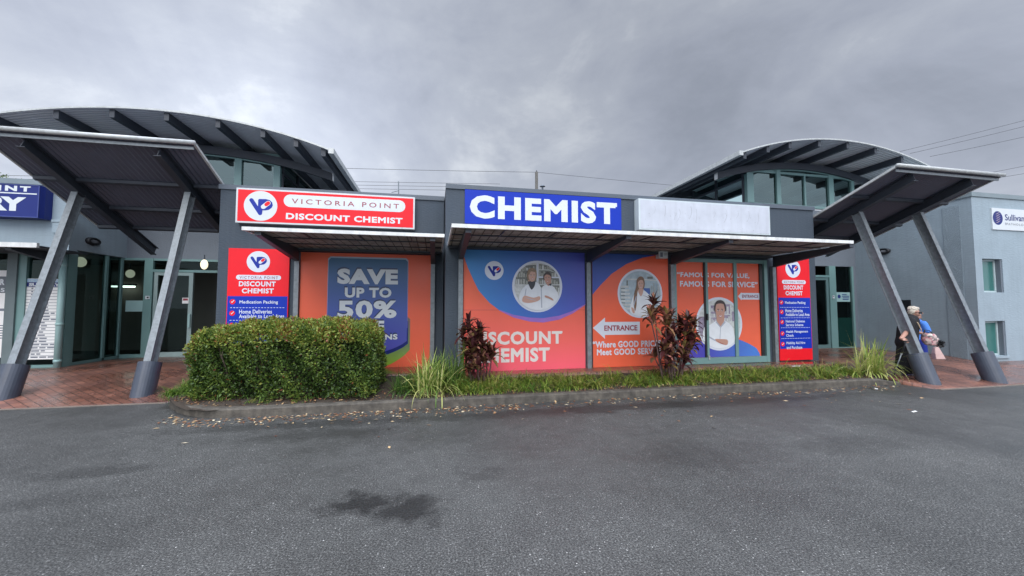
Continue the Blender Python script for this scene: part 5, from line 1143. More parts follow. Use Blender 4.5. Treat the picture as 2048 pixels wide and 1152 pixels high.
part("lettering", MB().textpx("R", 0.5, 558, 9, 570, YS + 0.034, 0, 0.05).textpx("S", 1.5, 576, 9, 584, YS + 0.034, 0, 0.03), M["white"], t)
bulkhead(tuple(onX(183.5, 483, XS + 0.002)), 1, "dark oval bulkhead light on the surgery side wall behind a leaning column")
globe(161, 524, YS + 1.7, 0.12, "round pale pendant lamp behind the surgery side window", M["globe"])

# ------------------------------------------------------------------ power pole, wires, aerial
pt, pb = onY(1073, 344, 38), onY(1073, 400, 38)
t = thing("power_pole", "weathered timber power pole rising behind the chemist parapet", "power pole", (pt.x, 38, 0))
part("pole", MB().tube([(pt.x, 38, 0), (pt.x, 38, pt.z)], [0.19, 0.155], 12), M["timber"], t, True)
part("insulator", MB().tube([(pt.x, 38, pt.z - 0.02), (pt.x, 38, pt.z + 0.16)], 0.05, 8), M["steel"], t)
def cable(label, ends, r=0.022, sag=0.4, grp="overhead power lines"):
    (a, b) = ends; pts = [a.lerp(b, k / 16) - Vector((0, 0, sag * 4 * (k / 16) * (1 - k / 16))) for k in range(17)]
    tag(part("power_line", MB().tube(pts, r, 5), M["wire"], None, True), label, "power line", grp)
cable("highest thin wire running from the left vault to the timber pole", (onY(560, 333, 40), Vector((pt.x, 38, pt.z - 0.02))), 0.02, 0.05)
cable("thin wire running down right from the timber pole behind the right vault", (Vector((pt.x, 38, pt.z - 0.02)), onY(1500, 384, 38)), 0.018, 0.05)
for k, (ya, yb_) in enumerate(((362, 366), (368.5, 373), (376, 380))):
    cable(["upper", "middle", "lowest"][k] + " of three low wires crossing the gap left of the CHEMIST parapet", (onY(-200, ya - 15, 44), onY(1000, yb_ + 2, 44)), 0.02, 0.02)
for k, (xa, ya, xb, yb_) in enumerate(((1800, 303, 2200, 200), (1820, 307, 2200, 214), (1860, 313, 2200, 239), (1900, 360, 2200, 300), (1980, 358, 2200, 318))):
    cable(["topmost wire in the sky above the right hand building", "second wire from the top above the right hand building", "third wire from the top above the right hand building", "fourth wire from the top above the right hand building", "lowest wire just above the right hand building roof"][k], (onY(xa, ya, 32), onY(xb, yb_, 26)), 0.020, 0.1)
a = onY(797, 363, 14); b = onY(799.5, 392, 14)
t = thing("roof_aerial", "thin bent metal aerial standing on the left wing roof", "aerial", (b.x, 14, 4.3))
part("mast", MB().tube([(b.x, 14, 4.2), (a.x, 14, a.z)], 0.022, 6), M["galv"], t); part("stay", MB().tube([(b.x - 0.02, 14, a.z - 0.32), (onY(783, 385, 14).x, 14, onY(783, 385, 14).z)], 0.014, 6), M["galv"], t)
t = thing("roof_vent", "tiny round roof vent beside the timber pole on the parapet", "roof vent", (onY(1085, 376, 20).x, 20, 4.3))
a = onY(1085, 373, 20); part("cap", MB().tube([(a.x, 20, a.z), (a.x, 20, a.z + 0.1)], [0.16, 0.05], 12), M["darktrim"], t); part("pipe", MB().tube([(a.x, 20, 4.2), (a.x, 20, a.z - 0.001)], 0.05, 8), M["darktrim"], t)

# ------------------------------------------------------------------ foliage
def leaves(P, D, N, L, W, fold=0.25, droop=0.0):
    """vectorised leaf cards: P base (n,3), D axis, N normal, L length, W width -> verts, faces (two bent halves)"""
    n = len(P); S = np.cross(D, N); S /= np.linalg.norm(S, axis=1, keepdims=True) + 1e-9
    L = L[:, None]; W = W[:, None]
    base = P; tip = P + D * L - N * (droop * L)
    mid = P + D * L * 0.5 + N * (0.06 * L)
    l1 = P + D * L * 0.42 + S * W * 0.5 + N * fold * W; r1 = P + D * L * 0.42 - S * W * 0.5 + N * fold * W
    V = np.stack([base, l1, mid, r1, tip], 1).reshape(-1, 3)
    i = np.arange(n)[:, None] * 5
    F = np.concatenate([i + np.array([[0, 2, 1]]), i + np.array([[0, 3, 2]]), i + np.array([[1, 2, 4]]), i + np.array([[2, 3, 4]])], 1).reshape(-1, 3)
    return V, F
def unit(a): return a / (np.linalg.norm(a, axis=1, keepdims=True) + 1e-9)
def np_part(name, V, F, mats, tint, parent=None, smooth=False):
    me = bpy.data.meshes.new(name); off = _off.get(parent.name, Vector(parent.location)) if parent else Vector((0, 0, 0))
    V = V - np.array(off); me.vertices.add(len(V)); me.vertices.foreach_set("co", V.astype(np.float32).ravel())
    k = F.shape[1]; me.loops.add(F.size); me.loops.foreach_set("vertex_index", F.astype(np.int32).ravel())
    me.polygons.add(len(F)); me.polygons.foreach_set("loop_start", np.arange(0, F.size, k, dtype=np.int32)); me.polygons.foreach_set("loop_total", np.full(len(F), k, dtype=np.int32))
    a = me.attributes.new("tint", "FLOAT", "FACE"); a.data.foreach_set("value", tint.astype(np.float32))
    me.materials.append(mats); me.update(calc_edges=True)
    if smooth: me.polygons.foreach_set("use_smooth", np.ones(len(F), dtype=bool))
    o = bpy.data.objects.new(name, me); COL.objects.link(o)
    if parent: o.parent = parent
    _off[o.name] = off
    return o
# clipped hedge: leaves spread through a shell of the clipped body, uneven surface, gaps onto stems and a filler block coloured as inner shade
hb = dict(x0=-3.98, x1=-0.99, y0=6.86, y1=8.18)
def hedge_front(x): return hb["y0"] + 0.36 * (1 - (x - hb["x0"]) / (hb["x1"] - hb["x0"])) ** 1.3
def hedge_top(x): return 1.22 + 0.16 * sstep(-4.1, -2.9, x) - 0.05 * sstep(-1.35, -0.85, x) + 0.018 * math.sin(x * 6.3) + 0.012 * math.sin(x * 15.1 + 1)
t = thing("hedge", "dense clipped box hedge with yellow-green new growth on top", "hedge", (-2.4, 7.5, 0.15))
def bumps(a, b, s):
    return 0.5 * np.sin(a * 5.1 * s + 1.3) * np.sin(b * 4.3 * s + 0.4) + 0.5 * np.sin(a * 11.7 * s + b * 7.9 * s)
def hedge_surface(n, face):
    u, v = rng.random(n), rng.random(n)
    if face == "front":
        x = hb["x0"] + (hb["x1"] - hb["x0"]) * u; z = 0.17 + 1.14 * v; y = np.array([hedge_front(a) for a in x]); z = 0.17 + (np.array([hedge_top(a) for a in x]) - 0.17) * v
        nr = np.tile([0.0, -1.0, 0.15], (n, 1)); d = bumps(x, z, 1.0)
    elif face == "top":
        x = hb["x0"] + (hb["x1"] - hb["x0"]) * u; yf_ = np.array([hedge_front(a) for a in x]); y = yf_ + (hb["y1"] - yf_) * v; z = np.array([hedge_top(a) for a in x]); nr = np.tile([0.0, -0.05, 1.0], (n, 1)); d = bumps(x, y, 1.2)
    elif face == "arris":
        x = hb["x0"] + (hb["x1"] - hb["x0"]) * u; a_ = v * math.pi / 2; yf_ = np.array([hedge_front(a) for a in x]); y = yf_ + 0.28 - 0.28 * np.cos(a_); z = np.array([hedge_top(a) for a in x]) - 0.26 + 0.26 * np.sin(a_)
        nr = np.stack([np.zeros(n), -np.cos(a_), np.sin(a_)], 1); d = bumps(x, y, 1.2)
    elif face == "back":
        x = hb["x0"] + (hb["x1"] - hb["x0"]) * u; y = np.full(n, hb["y1"]); z = 0.17 + 1.13 * v; nr = np.tile([0.0, 1.0, 0.1], (n, 1)); d = bumps(x, z, 1.0)
    else:
        xx = hb["x0"] if face == "left" else hb["x1"]; yf_ = hedge_front(xx); y = yf_ + (hb["y1"] - yf_) * u; z = 0.17 + (hedge_top(xx) - 0.17) * v; x = np.full(n, xx); nr = np.tile([-1.0 if face == "left" else 1.0, 0, 0.1], (n, 1)); d = bumps(y, z, 1.1)
    P = np.stack([x, y, z], 1)
    # round the arrises
    cx = np.clip(P[:, 0], hb["x0"] + 0.30, hb["x1"] - 0.28); yf2 = np.array([hedge_front(a) for a in P[:, 0]]); cy = np.clip(P[:, 1], yf2 + 0.28, hb["y1"] - 0.28); tp = np.array([hedge_top(a) for a in P[:, 0]]); cz = np.clip(P[:, 2], 0.0, tp - 0.26)
    c_ = np.stack([cx, cy, cz], 1); q = P - c_; l = np.linalg.norm(q, axis=1, keepdims=True); P = c_ + q / np.maximum(l, 1e-6) * np.minimum(l, 0.29)
    return P, nr, d
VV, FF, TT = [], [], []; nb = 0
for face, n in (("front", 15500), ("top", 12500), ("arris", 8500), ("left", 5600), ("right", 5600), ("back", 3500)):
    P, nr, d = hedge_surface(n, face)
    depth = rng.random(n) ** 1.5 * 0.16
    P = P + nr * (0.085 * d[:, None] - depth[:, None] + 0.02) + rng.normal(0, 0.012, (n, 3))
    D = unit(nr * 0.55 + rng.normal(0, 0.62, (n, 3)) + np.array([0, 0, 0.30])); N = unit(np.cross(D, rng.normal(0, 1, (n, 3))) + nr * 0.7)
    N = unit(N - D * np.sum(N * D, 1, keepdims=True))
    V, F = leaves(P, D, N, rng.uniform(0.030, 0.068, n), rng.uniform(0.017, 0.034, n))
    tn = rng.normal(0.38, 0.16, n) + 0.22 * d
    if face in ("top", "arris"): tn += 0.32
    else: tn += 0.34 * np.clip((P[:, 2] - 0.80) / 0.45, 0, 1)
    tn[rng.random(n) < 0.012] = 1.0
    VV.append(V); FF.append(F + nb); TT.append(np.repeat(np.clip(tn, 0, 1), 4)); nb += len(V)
# a few untrimmed shoots
for k in range(150):
    x = rnd.uniform(hb["x0"] + 0.1, hb["x1"] - 0.1); y = rnd.uniform(hedge_front(x) + 0.05, hb["y1"] - 0.1); z = hedge_top(x)
    n = 6; h = rnd.uniform(0.03, 0.11); P = np.array([[x, y, z + h * i / n] for i in range(n)]); D = unit(rng.normal(0, 0.7, (n, 3)) + np.array([0, 0, 0.6])); N = unit(np.cross(D, rng.normal(0, 1, (n, 3))))
    V, F = leaves(P, D, N, rng.uniform(0.025, 0.04, n), rng.uniform(0.012, 0.02, n)); VV.append(V); FF.append(F + nb); TT.append(np.full(4 * n, 0.85)); nb += len(V)
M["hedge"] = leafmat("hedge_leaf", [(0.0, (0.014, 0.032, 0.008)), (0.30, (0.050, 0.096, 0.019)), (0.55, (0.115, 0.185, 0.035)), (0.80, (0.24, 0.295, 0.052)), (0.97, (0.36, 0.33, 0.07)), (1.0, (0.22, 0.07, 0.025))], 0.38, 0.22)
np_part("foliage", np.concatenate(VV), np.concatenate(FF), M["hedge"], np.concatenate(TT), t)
mb = MB()
for k in range(230):
    x = rnd.uniform(hb["x0"] + 0.15, hb["x1"] - 0.15); y = rnd.uniform(hedge_front(x) + 0.16, hb["y1"] - 0.15)
    p = [Vector((x, y, 0.12))]
    for i in range(4): p.append(p[-1] + Vector((rnd.uniform(-0.10, 0.10), rnd.uniform(-0.10, 0.10), 0.25)))
    mb.tube(p, [0.012, 0.010, 0.008, 0.006, 0.004], 4, cap=False)
part("stems", mb, M["bark"], t)
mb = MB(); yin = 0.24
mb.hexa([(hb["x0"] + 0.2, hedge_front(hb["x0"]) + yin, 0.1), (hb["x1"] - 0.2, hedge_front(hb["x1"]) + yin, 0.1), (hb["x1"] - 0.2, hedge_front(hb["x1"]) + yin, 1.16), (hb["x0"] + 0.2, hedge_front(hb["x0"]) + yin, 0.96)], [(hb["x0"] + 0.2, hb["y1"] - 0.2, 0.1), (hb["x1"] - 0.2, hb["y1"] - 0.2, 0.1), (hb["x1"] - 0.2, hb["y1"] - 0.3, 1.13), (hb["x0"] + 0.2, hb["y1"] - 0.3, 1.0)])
part("dark_core", mb, mat("painted_inner_shade", (0.014, 0.018, 0.009), 0.95, var=0.5, vs=30), t)  # solid filler block; the hedge's inner shade is put into its colour

def blades(roots, n_each, lmin, lmax, wid, spread, seg=6, arch=1.0, tint=(0.3, 0.2), bias=None, lean0=0.0):
    """arching strap leaves from each root point"""
    V, F, T = [], [], []; k = 0
    for rt in roots:
        for _ in range(n_each):
            L = rnd.uniform(lmin, lmax); az = rnd.uniform(0, 2 * math.pi); lean = abs(rnd.gauss(0, spread)) + 0.08 + lean0
            dx_, dy_ = math.cos(az), math.sin(az)
            if bias: dx_ += bias[0]; dy_ += bias[1]
            p = Vector(rt) + Vector((rnd.gauss(0, 0.02), rnd.gauss(0, 0.02), 0)); ang = math.pi / 2 - lean * 0.5; w0 = wid * rnd.uniform(0.7, 1.25); tw = rnd.uniform(-0.6, 0.6)
            sx_, sy_ = -dy_ * math.cos(tw), dx_ * math.cos(tw)
            cv = arch * lean * rnd.uniform(1.6, 3.2) / seg; b0 = k
            tcol = min(1, max(0, rnd.gauss(*tint)))
            for i in range(seg + 1):
                s_ = i / seg; w = w0 * (0.55 + 0.9 * s_ if s_ < 0.4 else 0.91 * (1 - ((s_ - 0.4) / 0.6) ** 1.7)) * 0.5
                w = max(w, 0.0008)
                V.append((p.x + sx_ * w, p.y + sy_ * w, p.z + 0.15 * w)); V.append((p.x - sx_ * w, p.y - sy_ * w, p.z + 0.15 * w)); k += 2
                if i < seg:
                    F.append((b0 + 2 * i, b0 + 2 * i + 1, b0 + 2 * i + 3, b0 + 2 * i + 2)); T.append(tcol)
                p = p + Vector((dx_ * math.cos(ang), dy_ * math.cos(ang), math.sin(ang))) * (L / seg); ang -= cv
    return np.array(V), np.array(F), np.array(T)
M["grass"] = leafmat("liriope_leaf", [(0.0, (0.025, 0.070, 0.014)), (0.35, (0.105, 0.215, 0.030)), (0.65, (0.25, 0.345, 0.050)), (0.9, (0.44, 0.43, 0.11)), (1.0, (0.32, 0.23, 0.10))], 0.42, 0.38)
M["strap"] = leafmat("strap_leaf", [(0.0, (0.035, 0.10, 0.02)), (0.4, (0.14, 0.25, 0.045)), (0.75, (0.34, 0.41, 0.09)), (1.0, (0.58, 0.56, 0.22))], 0.38, 0.30)
roots = []
for k in range(620):                                 # mounds of low border grass along the bed, thinner in places
    x = rnd.uniform(-0.55, 9.45)
    dens = 0.5 + 0.5 * math.sin(x * 2.1) * math.sin(x * 0.9 + 1)
    if rnd.random() > 0.45 + 0.55 * dens: continue
    y = rnd.uniform(6.90 if x > 0.6 else 6.98, back_edge(x) - 0.22 if x > 0.4 else 7.9); roots.append((x, y, soil_z(x, y) - 0.01))
Vs, Fs, Ts, kb = [], [], [], 0
def more(r_, n_, l0, l1, w_, sp_, tn):
    global kb
    V, F, T = blades(r_, n_, l0, l1, w_, sp_, 6, 0.9, tn, None, 0.45); Vs.append(V); Fs.append(F + kb); Ts.append(T); kb += len(V)
for r_ in roots:
    tm = rnd.gauss(0.52, 0.15); more([r_], 30, 0.16, 0.36, 0.012, 1.15, (tm - 0.05, 0.16)); more([r_], 9, 0.24, 0.46, 0.014, 1.35, (tm + 0.26, 0.12))
sm_ = [(x, y, soil_z(x, y)) for x, y in ((rnd.uniform(-4.32, -3.90), rnd.uniform(7.35, 8.2)) for k in range(42))]
more(sm_, 34, 0.12, 0.30, 0.008, 0.9, (0.38, 0.16))
sm_ = []
for k in range(8): x = rnd.uniform(-3.8, -0.9); y = hedge_front(x) - rnd.uniform(0.02, 0.14); sm_.append((x, y, soil_z(x, y)))
more(sm_, 16, 0.08, 0.2, 0.009, 0.9, (0.45, 0.2))
V, F, T = np.concatenate(Vs), np.concatenate(Fs), np.concatenate(Ts)
tag(np_part("border_grass", V, F, M["grass"], T), kind="stuff")
def clump(label, spots, n, lmin, lmax, wid, tint, loc, spread=0.75, bias=None):
    V, F, T = blades(spots, n, lmin, lmax, wid, spread, 9, 0.95, tint, bias)
    t = thing("strap_leaf_plant", label, "plant", loc, "strap leaf plants in the garden bed")
    np_part("leaves", V, F, M["strap"], T, t)
    mb = MB()
    for s_ in spots: mb.tube([(s_[0], s_[1], s_[2] - 0.05), (s_[0], s_[1], s_[2] + 0.07)], [0.035, 0.02], 7)
    part("crown", mb, M["bark"], t)
def spots(pxs, y): return [(p.x, y, soil_z(p.x, y)) for p in (onY(x, 770, y) for x in pxs)]
clump("large arching strap leaf clump spilling over the kerb right of the hedge", spots((845, 858, 872, 866), 6.95) + spots((850, 880), 7.25), 30, 0.45, 0.92, 0.024, (0.56, 0.24), (-0.1, 7.0, 0.13))
clump("loose pale yellow strap leaf tuft arching low over the kerb beside the hedge", spots((838, 852, 880), 6.86), 13, 0.55, 0.95, 0.026, (0.88, 0.12), (-0.1, 6.86, 0.13), 1.15)
clump("dense green strap leaf clump between the hedge and the red cordyline", spots((890, 905, 915, 925), 7.45) + spots((900, 880), 7.15), 26, 0.45, 0.95, 0.018, (0.28, 0.18), (0.4, 7.3, 0.15), 0.55)
clump("dark green mondo clump at the right foot of the hedge", spots((790, 800, 812, 822), 7.05) + spots((795, 815), 7.3), 40, 0.25, 0.5, 0.010, (0.12, 0.12), (-0.65, 7.1, 0.13), 0.8)
clump("yellow-green strap leaf clump at the right end of the garden bed", spots((1718, 1738, 1752, 1745, 1765), 6.98) + spots((1730, 1760), 7.25), 30, 0.45, 1.05, 0.026, (0.74, 0.20), (9.2, 7.1, 0.13), 0.95)
# red cordylines: canes with rosettes of broad leaves
M["cord"] = leafmat("cordyline_leaf", [(0.0, (0.040, 0.012, 0.016)), (0.35, (0.092, 0.028, 0.030)), (0.58, (0.130, 0.068, 0.038)), (0.80, (0.27, 0.21, 0.065)), (1.0, (0.55, 0.22, 0.18))], 0.32, 0.18)
M["cane"] = mat("cordyline_cane", (0.10, 0.058, 0.055), 0.75, var=0.3, vs=22)
def rosette(P, up, n, L, W, tmean, VV, FF, TT, nb):
    for k in range(n):
        az = 2.399963 * k + rnd.uniform(-0.3, 0.3); el = math.radians(rnd.uniform(25, 86) if k < n * 0.78 else rnd.uniform(-40, 15)); l = L * rnd.uniform(0.65, 1.1); w = W * rnd.uniform(0.7, 1.15)
        d = Vector((math.cos(az) * math.cos(el), math.sin(az) * math.cos(el), math.sin(el))); d = (d + Vector(up) * 0.25).normalized()
        side = d.cross(Vector((0, 0, 1))); side = side.normalized() if side.length > 0.05 else Vector((1, 0, 0))
        p = Vector(P) + d * 0.01; sg = 7; tc_ = min(1, max(0, rnd.gauss(tmean + 0.06, 0.22)))
        if rnd.random() < 0.12: tc_ = rnd.uniform(0.8, 1.0)
        b0 = nb
        for i in range(sg + 1):
            s_ = i / sg; ww = w * (0.25 + 2.1 * s_ if s_ < 0.36 else max(0.02, 1.0 * (1 - ((s_ - 0.36) / 0.64) ** 2))) * 0.5
            nup = side.cross(d)
            VV += [tuple(p + side * ww + nup * ww * 0.35), tuple(p), tuple(p - side * ww + nup * ww * 0.35)]; nb += 3
            if i < sg:
                b = b0 + 3 * i; FF += [(b, b + 1, b + 4, b + 3), (b + 1, b + 2, b + 5, b + 4)]; TT += [tc_, min(1, tc_ + 0.08)]
            p = p + d * (l / sg); d = (d + Vector((0, 0, -0.13 - 0.10 * rnd.random()))).normalized()
    return nb
def cordyline(label, canes, loc):
    t = thing("cordyline", label, "plant", loc, "red cordylines in the garden bed")
    VV, FF, TT = [], [], []; nb = 0; mb = MB()
    for (bx_, by_, tx, ty, tz, rows, L, tm) in canes:
        z0 = soil_z(bx_, by_) - 0.03; a, b = Vector((bx_, by_, z0)), Vector((tx, ty, tz))
        pts = [a.lerp(b, k / 5) + Vector((rnd.uniform(-0.015, 0.015), rnd.uniform(-0.015, 0.015), 0)) for k in range(6)]; pts[0] = a; pts[-1] = b
        mb.tube(pts, [0.016, 0.015, 0.014, 0.013, 0.012, 0.010], 6)
        for r_ in range(rows):
            q = b.lerp(a, r_ * 0.13); nb = rosette(q, (0, 0, 1), 12 if r_ else 15, L * (1.08 if r_ == 0 else 0.98), 0.098, tm, VV, FF, TT, nb)
    part("canes", mb, M["cane"], t, True)
    np_part("leaves", np.array(VV), np.array(FF), M["cord"], np.array(TT), t)
def cane(pxb, pyt, pxt, y, rows, L, tm): b = onY(pxb, 750, y); tp = onY(pxt, pyt, y); return (b.x, y, tp.x, y + rnd.uniform(-0.12, 0.12), tp.z, rows, L, tm)
cordyline("short dark red cordyline in front of the DISCOUNT CHEMIST poster", [cane(950, 648, 938, 7.45, 3, 0.26, 0.22), cane(957, 680, 950, 7.35, 3, 0.25, 0.30), cane(960, 694, 962, 7.5, 3, 0.25, 0.22), cane(968, 722, 968, 7.3, 2, 0.24, 0.30), cane(975, 712, 985, 7.45, 2, 0.26, 0.42), cane(948, 712, 934, 7.4, 3, 0.24, 0.25), cane(940, 672, 927, 7.5, 3, 0.24, 0.25), cane(955, 664, 958, 7.55, 3, 0.24, 0.28), cane(962, 736, 955, 7.25, 2, 0.22, 0.24), cane(950, 700, 946, 7.3, 3, 0.24, 0.35), cane(972, 700, 974, 7.6, 2, 0.24, 0.3), cane(945, 740, 940, 7.3, 2, 0.22, 0.3)], (0.95, 7.4, 0.2))
cordyline("tall dark cordyline with green-tipped leaves in front of the sliding door", [cane(1325, 612, 1312, 7.2, 2, 0.30, 0.20), cane(1328, 634, 1298, 7.1, 2, 0.28, 0.50), cane(1332, 636, 1330, 7.25, 2, 0.30, 0.66), cane(1352, 642, 1372, 7.2, 3, 0.30, 0.26), cane(1350, 668, 1350, 7.1, 3, 0.28, 0.22), cane(1356, 676, 1378, 7.3, 3, 0.28, 0.30), cane(1340, 700, 1322, 7.15, 2, 0.26, 0.35), cane(1346, 712, 1346, 7.05, 2, 0.24, 0.30), cane(1360, 702, 1366, 7.15, 3, 0.26, 0.22), cane(1335, 716, 1312, 7.2, 1, 0.24, 0.55), cane(1354, 652, 1386, 7.35, 3, 0.28, 0.28), cane(1352, 690, 1388, 7.2, 2, 0.26, 0.5), cane(1348, 680, 1338, 7.3, 3, 0.28, 0.22), cane(1358, 726, 1378, 7.1, 2, 0.24, 0.25), cane(1344, 728, 1332, 7.1, 2, 0.24, 0.4), cane(1350, 655, 1358, 7.4, 3, 0.28, 0.2), cane(1340, 640, 1344, 7.3, 2, 0.28, 0.55)], (4.8, 7.2, 0.2))
# fallen leaves: on the road along the kerb and in the bed
n = 900; xs_ = np.concatenate([rng.uniform(-3.9, 1.4, 420), rng.uniform(1.0, 9.6, 300), rng.uniform(-4.2, 9.5, 180)])
off_ = np.abs(rng.normal(0, 0.22, n)); off_[820:] = np.abs(rng.normal(0, 0.8, 80)); off_[720:820] *= 0.6; ys = 6.53 - off_
lft = xs_ < -3.1; ys[lft] += 0.9 * ((-3.1 - xs_[lft]) / 1.3) ** 2.0
P = np.stack([xs_, ys, np.full(n, 0.006)], 1); D = unit(np.stack([rng.normal(0, 1, n), rng.normal(0, 1, n), np.full(n, 0.05)], 1)); N = unit(np.stack([rng.normal(0, 0.2, n), rng.normal(0, 0.2, n), np.ones(n)], 1)); N = unit(N - D * np.sum(N * D, 1, keepdims=True))
V, F = leaves(P, D, N, rng.uniform(0.035, 0.085, n), rng.uniform(0.018, 0.036, n), 0.12)
n2 = 1300; x2 = rng.uniform(-4.1, 9.5, n2); y2 = np.array([rnd.uniform(6.72 + (0.9 * ((-3.1 - a) / 1.3) ** 2 if a < -3.1 else 0), 7.2 if a > -0.6 else 7.3) for a in x2]); z2 = np.array([soil_z(a, b) + 0.012 for a, b in zip(x2, y2)])
D = unit(np.stack([rng.normal(0, 1, n2), rng.normal(0, 1, n2), rng.normal(0, 0.25, n2)], 1)); N = unit(np.stack([rng.normal(0, 0.4, n2), rng.normal(0, 0.4, n2), np.ones(n2)], 1)); N = unit(N - D * np.sum(N * D, 1, keepdims=True))
V2, F2 = leaves(np.stack([x2, y2, z2], 1), D, N, rng.uniform(0.03, 0.07, n2), rng.uniform(0.015, 0.03, n2), 0.15)
T = np.concatenate([np.repeat(rng.random(n), 4), np.repeat(rng.random(n2) * 0.75, 4)])
M["litter"] = leafmat("fallen_leaf", [(0.0, (0.13, 0.045, 0.025)), (0.40, (0.27, 0.12, 0.055)), (0.70, (0.46, 0.31, 0.15)), (1.0, (0.62, 0.54, 0.38))], 0.6, 0.0)
tag(np_part("leaf_litter", np.concatenate([V, V2]), np.concatenate([F, F2 + len(V)]), M["litter"], T), kind="stuff")
# scraps
def scrap(px, py, z, l, w, rot, label, name="paper_scrap"):
    p = onZ(px, py, z); c, s_ = math.cos(rot), math.sin(rot); pts = []
    for a, b in ((-.5, -.4), (-.1, -.55), (.5, -.35), (.45, .4), (0.1, .5), (-.5, .45)): pts.append((p.x + a * l * c - b * w * s_, p.y + a * l * s_ + b * w * c))
    mb = MB().rings([[(x, y, z + 0.002 + 0.01 * k_) for k_, (x, y) in zip((0, .6, .2, .9, .3, .5), pts)], [(x, y, z + 0.006 + 0.01 * k_) for k_, (x, y) in zip((0, .6, .2, .9, .3, .5), pts)]])
    tag(part(name, mb, M["paper"]), label, "litter")
scrap(1829, 824, 0.0, 0.11, 0.032, 0.15, "white paper scrap on the asphalt near the right hand entry")
scrap(1594, 733, 0.285, 0.22, 0.06, -0.25, "white paper scrap on wet bricks below the right hand directory board")
scrap(1866, 738, pave_z(11.6, 7.4), 0.06, 0.05, 0.6, "tiny white scrap on the bricks beside the two women")
scrap(1752, 778, 0.0, 0.07, 0.045, 0.9, "small white scrap on the road by the end of the kerb")
# ------------------------------------------------------------------ two women at the right hand entry
SK = mat("skin", (0.46, 0.25, 0.185), 0.5, var=0.08, vs=14)
BLK = mat("black_cloth", (0.012, 0.012, 0.015), 0.85, var=0.3, vs=9, bump=0.3, bs=30)
def frame(base, yaw):
    c, s_ = math.cos(yaw), math.sin(yaw); return lambda p: Vector((base[0] + p[0] * c + p[1] * s_, base[1] - p[0] * s_ + p[1] * c, base[2] + p[2]))
def fuse(name, shapes, W, mats, parent, vox=0.008, sm=2):
    """one continuous surface: capsules and ellipsoids fused by a voxel remesh"""
    bm = bmesh.new()
    for s_ in shapes:
        if s_[0] == "c":                             # tapered capsule chain of points and radii
            pts, rr = s_[1], s_[2]; fl = s_[3] if len(s_) > 3 else 1.0
            n = 14
            for i in range(len(pts)):
                g = bmesh.ops.create_icosphere(bm, subdivisions=2, radius=rr[i])["verts"]
                for v in g: v.co = W(Vector((v.co.x * fl if False else v.co.x, v.co.y * fl, v.co.z)) + Vector(pts[i]))
            for i in range(len(pts) - 1):
                a, b = Vector(pts[i]), Vector(pts[i + 1]); d = b - a
                if d.length < 1e-5: continue
                d.normalize(); rf = Vector((0, 1, 0)) if abs(d.y) < 0.9 else Vector((1, 0, 0)); x = d.cross(rf).normalized(); y = d.cross(x)
                ra = [bm.verts.new(W(a + _fl((x * math.cos(2 * math.pi * k / n) + y * math.sin(2 * math.pi * k / n)) * rr[i], fl))) for k in range(n)]
                rb = [bm.verts.new(W(b + _fl((x * math.cos(2 * math.pi * k / n) + y * math.sin(2 * math.pi * k / n)) * rr[i + 1], fl))) for k in range(n)]
                for k in range(n): bm.faces.new((ra[k], ra[(k + 1) % n], rb[(k + 1) % n], rb[k]))
                bm.faces.new(list(reversed(ra))); bm.faces.new(rb)
        else:                                        # ellipsoid centre, radii
            g = bmesh.ops.create_icosphere(bm, subdivisions=3, radius=1.0)["verts"]
            for v in g: v.co = W(Vector((v.co.x * s_[2][0], v.co.y * s_[2][1], v.co.z * s_[2][2])) + Vector(s_[1]))
    bmesh.ops.recalc_face_normals(bm, faces=bm.faces)
    me = bpy.data.meshes.new(name); bm.to_mesh(me); bm.free()
    off = _off.get(parent.name, Vector(parent.location))
    me.transform(Matrix.Translation(-off))
    o = bpy.data.objects.new(name, me); COL.objects.link(o); o.parent = parent; _off[o.name] = off
    me.materials.append(mats)
    r = o.modifiers.new("skin", "REMESH"); r.mode = "VOXEL"; r.voxel_size = vox; r.use_smooth_shade = True
    if sm: q = o.modifiers.new("soft", "SMOOTH"); q.factor = 0.5; q.iterations = sm
    return o
def _fl(v, f): return Vector((v.x, v.y * f, v.z))
def hand(wr, pa, d, up, side, r=0.0075, curl=0.9, k=1.0):
    """palm and five separate bent fingers; d along the hand, up out of the back, side towards the thumb"""
    wr, d, up, side = Vector(wr), Vector(d).normalized(), Vector(up).normalized(), Vector(side).normalized()
    sh = [("c", [tuple(wr), tuple(wr + d * 0.045 * k + side * 0.012), tuple(wr + d * 0.075 * k + side * 0.012)], [0.021, 0.022, 0.019]), ("c", [tuple(wr + d * 0.04 * k - side * 0.014), tuple(wr + d * 0.075 * k - side * 0.018)], [0.021, 0.017])]
    for i, (o_, L) in enumerate(((0.030, 0.068), (0.010, 0.078), (-0.010, 0.072), (-0.029, 0.056))):
        p = wr + d * 0.082 * k + side * o_; pts = [tuple(p)]; a = 0.35
        for j, f in enumerate((0.45, 0.32, 0.23)):
            v = d * math.cos(a) - up * math.sin(a); p = p + v * L * f * k; pts.append(tuple(p)); a += curl
        sh.append(("c", pts, [r * 1.15, r * 1.05, r, r * 0.85]))
    p = wr + d * 0.028 * k + side * 0.030; pts = [tuple(p)]
    for v, L in ((d * 0.6 + side * 0.7 - up * 0.2, 0.036), (d * 0.85 + side * 0.1 - up * 0.5, 0.028), (d * 0.8 - side * 0.3 - up * 0.5, 0.022)): p = p + v.normalized() * L * k; pts.append(tuple(p))
    sh.append(("c", pts, [r * 1.5, r * 1.3, r * 1.15, r * 0.95]))
    return sh
gz = pave_z(11.19, 7.14)
baseA = onZ(1818, 747, gz); YA = YAW + 0.55; WA = frame((baseA.x, baseA.y, gz), YA)
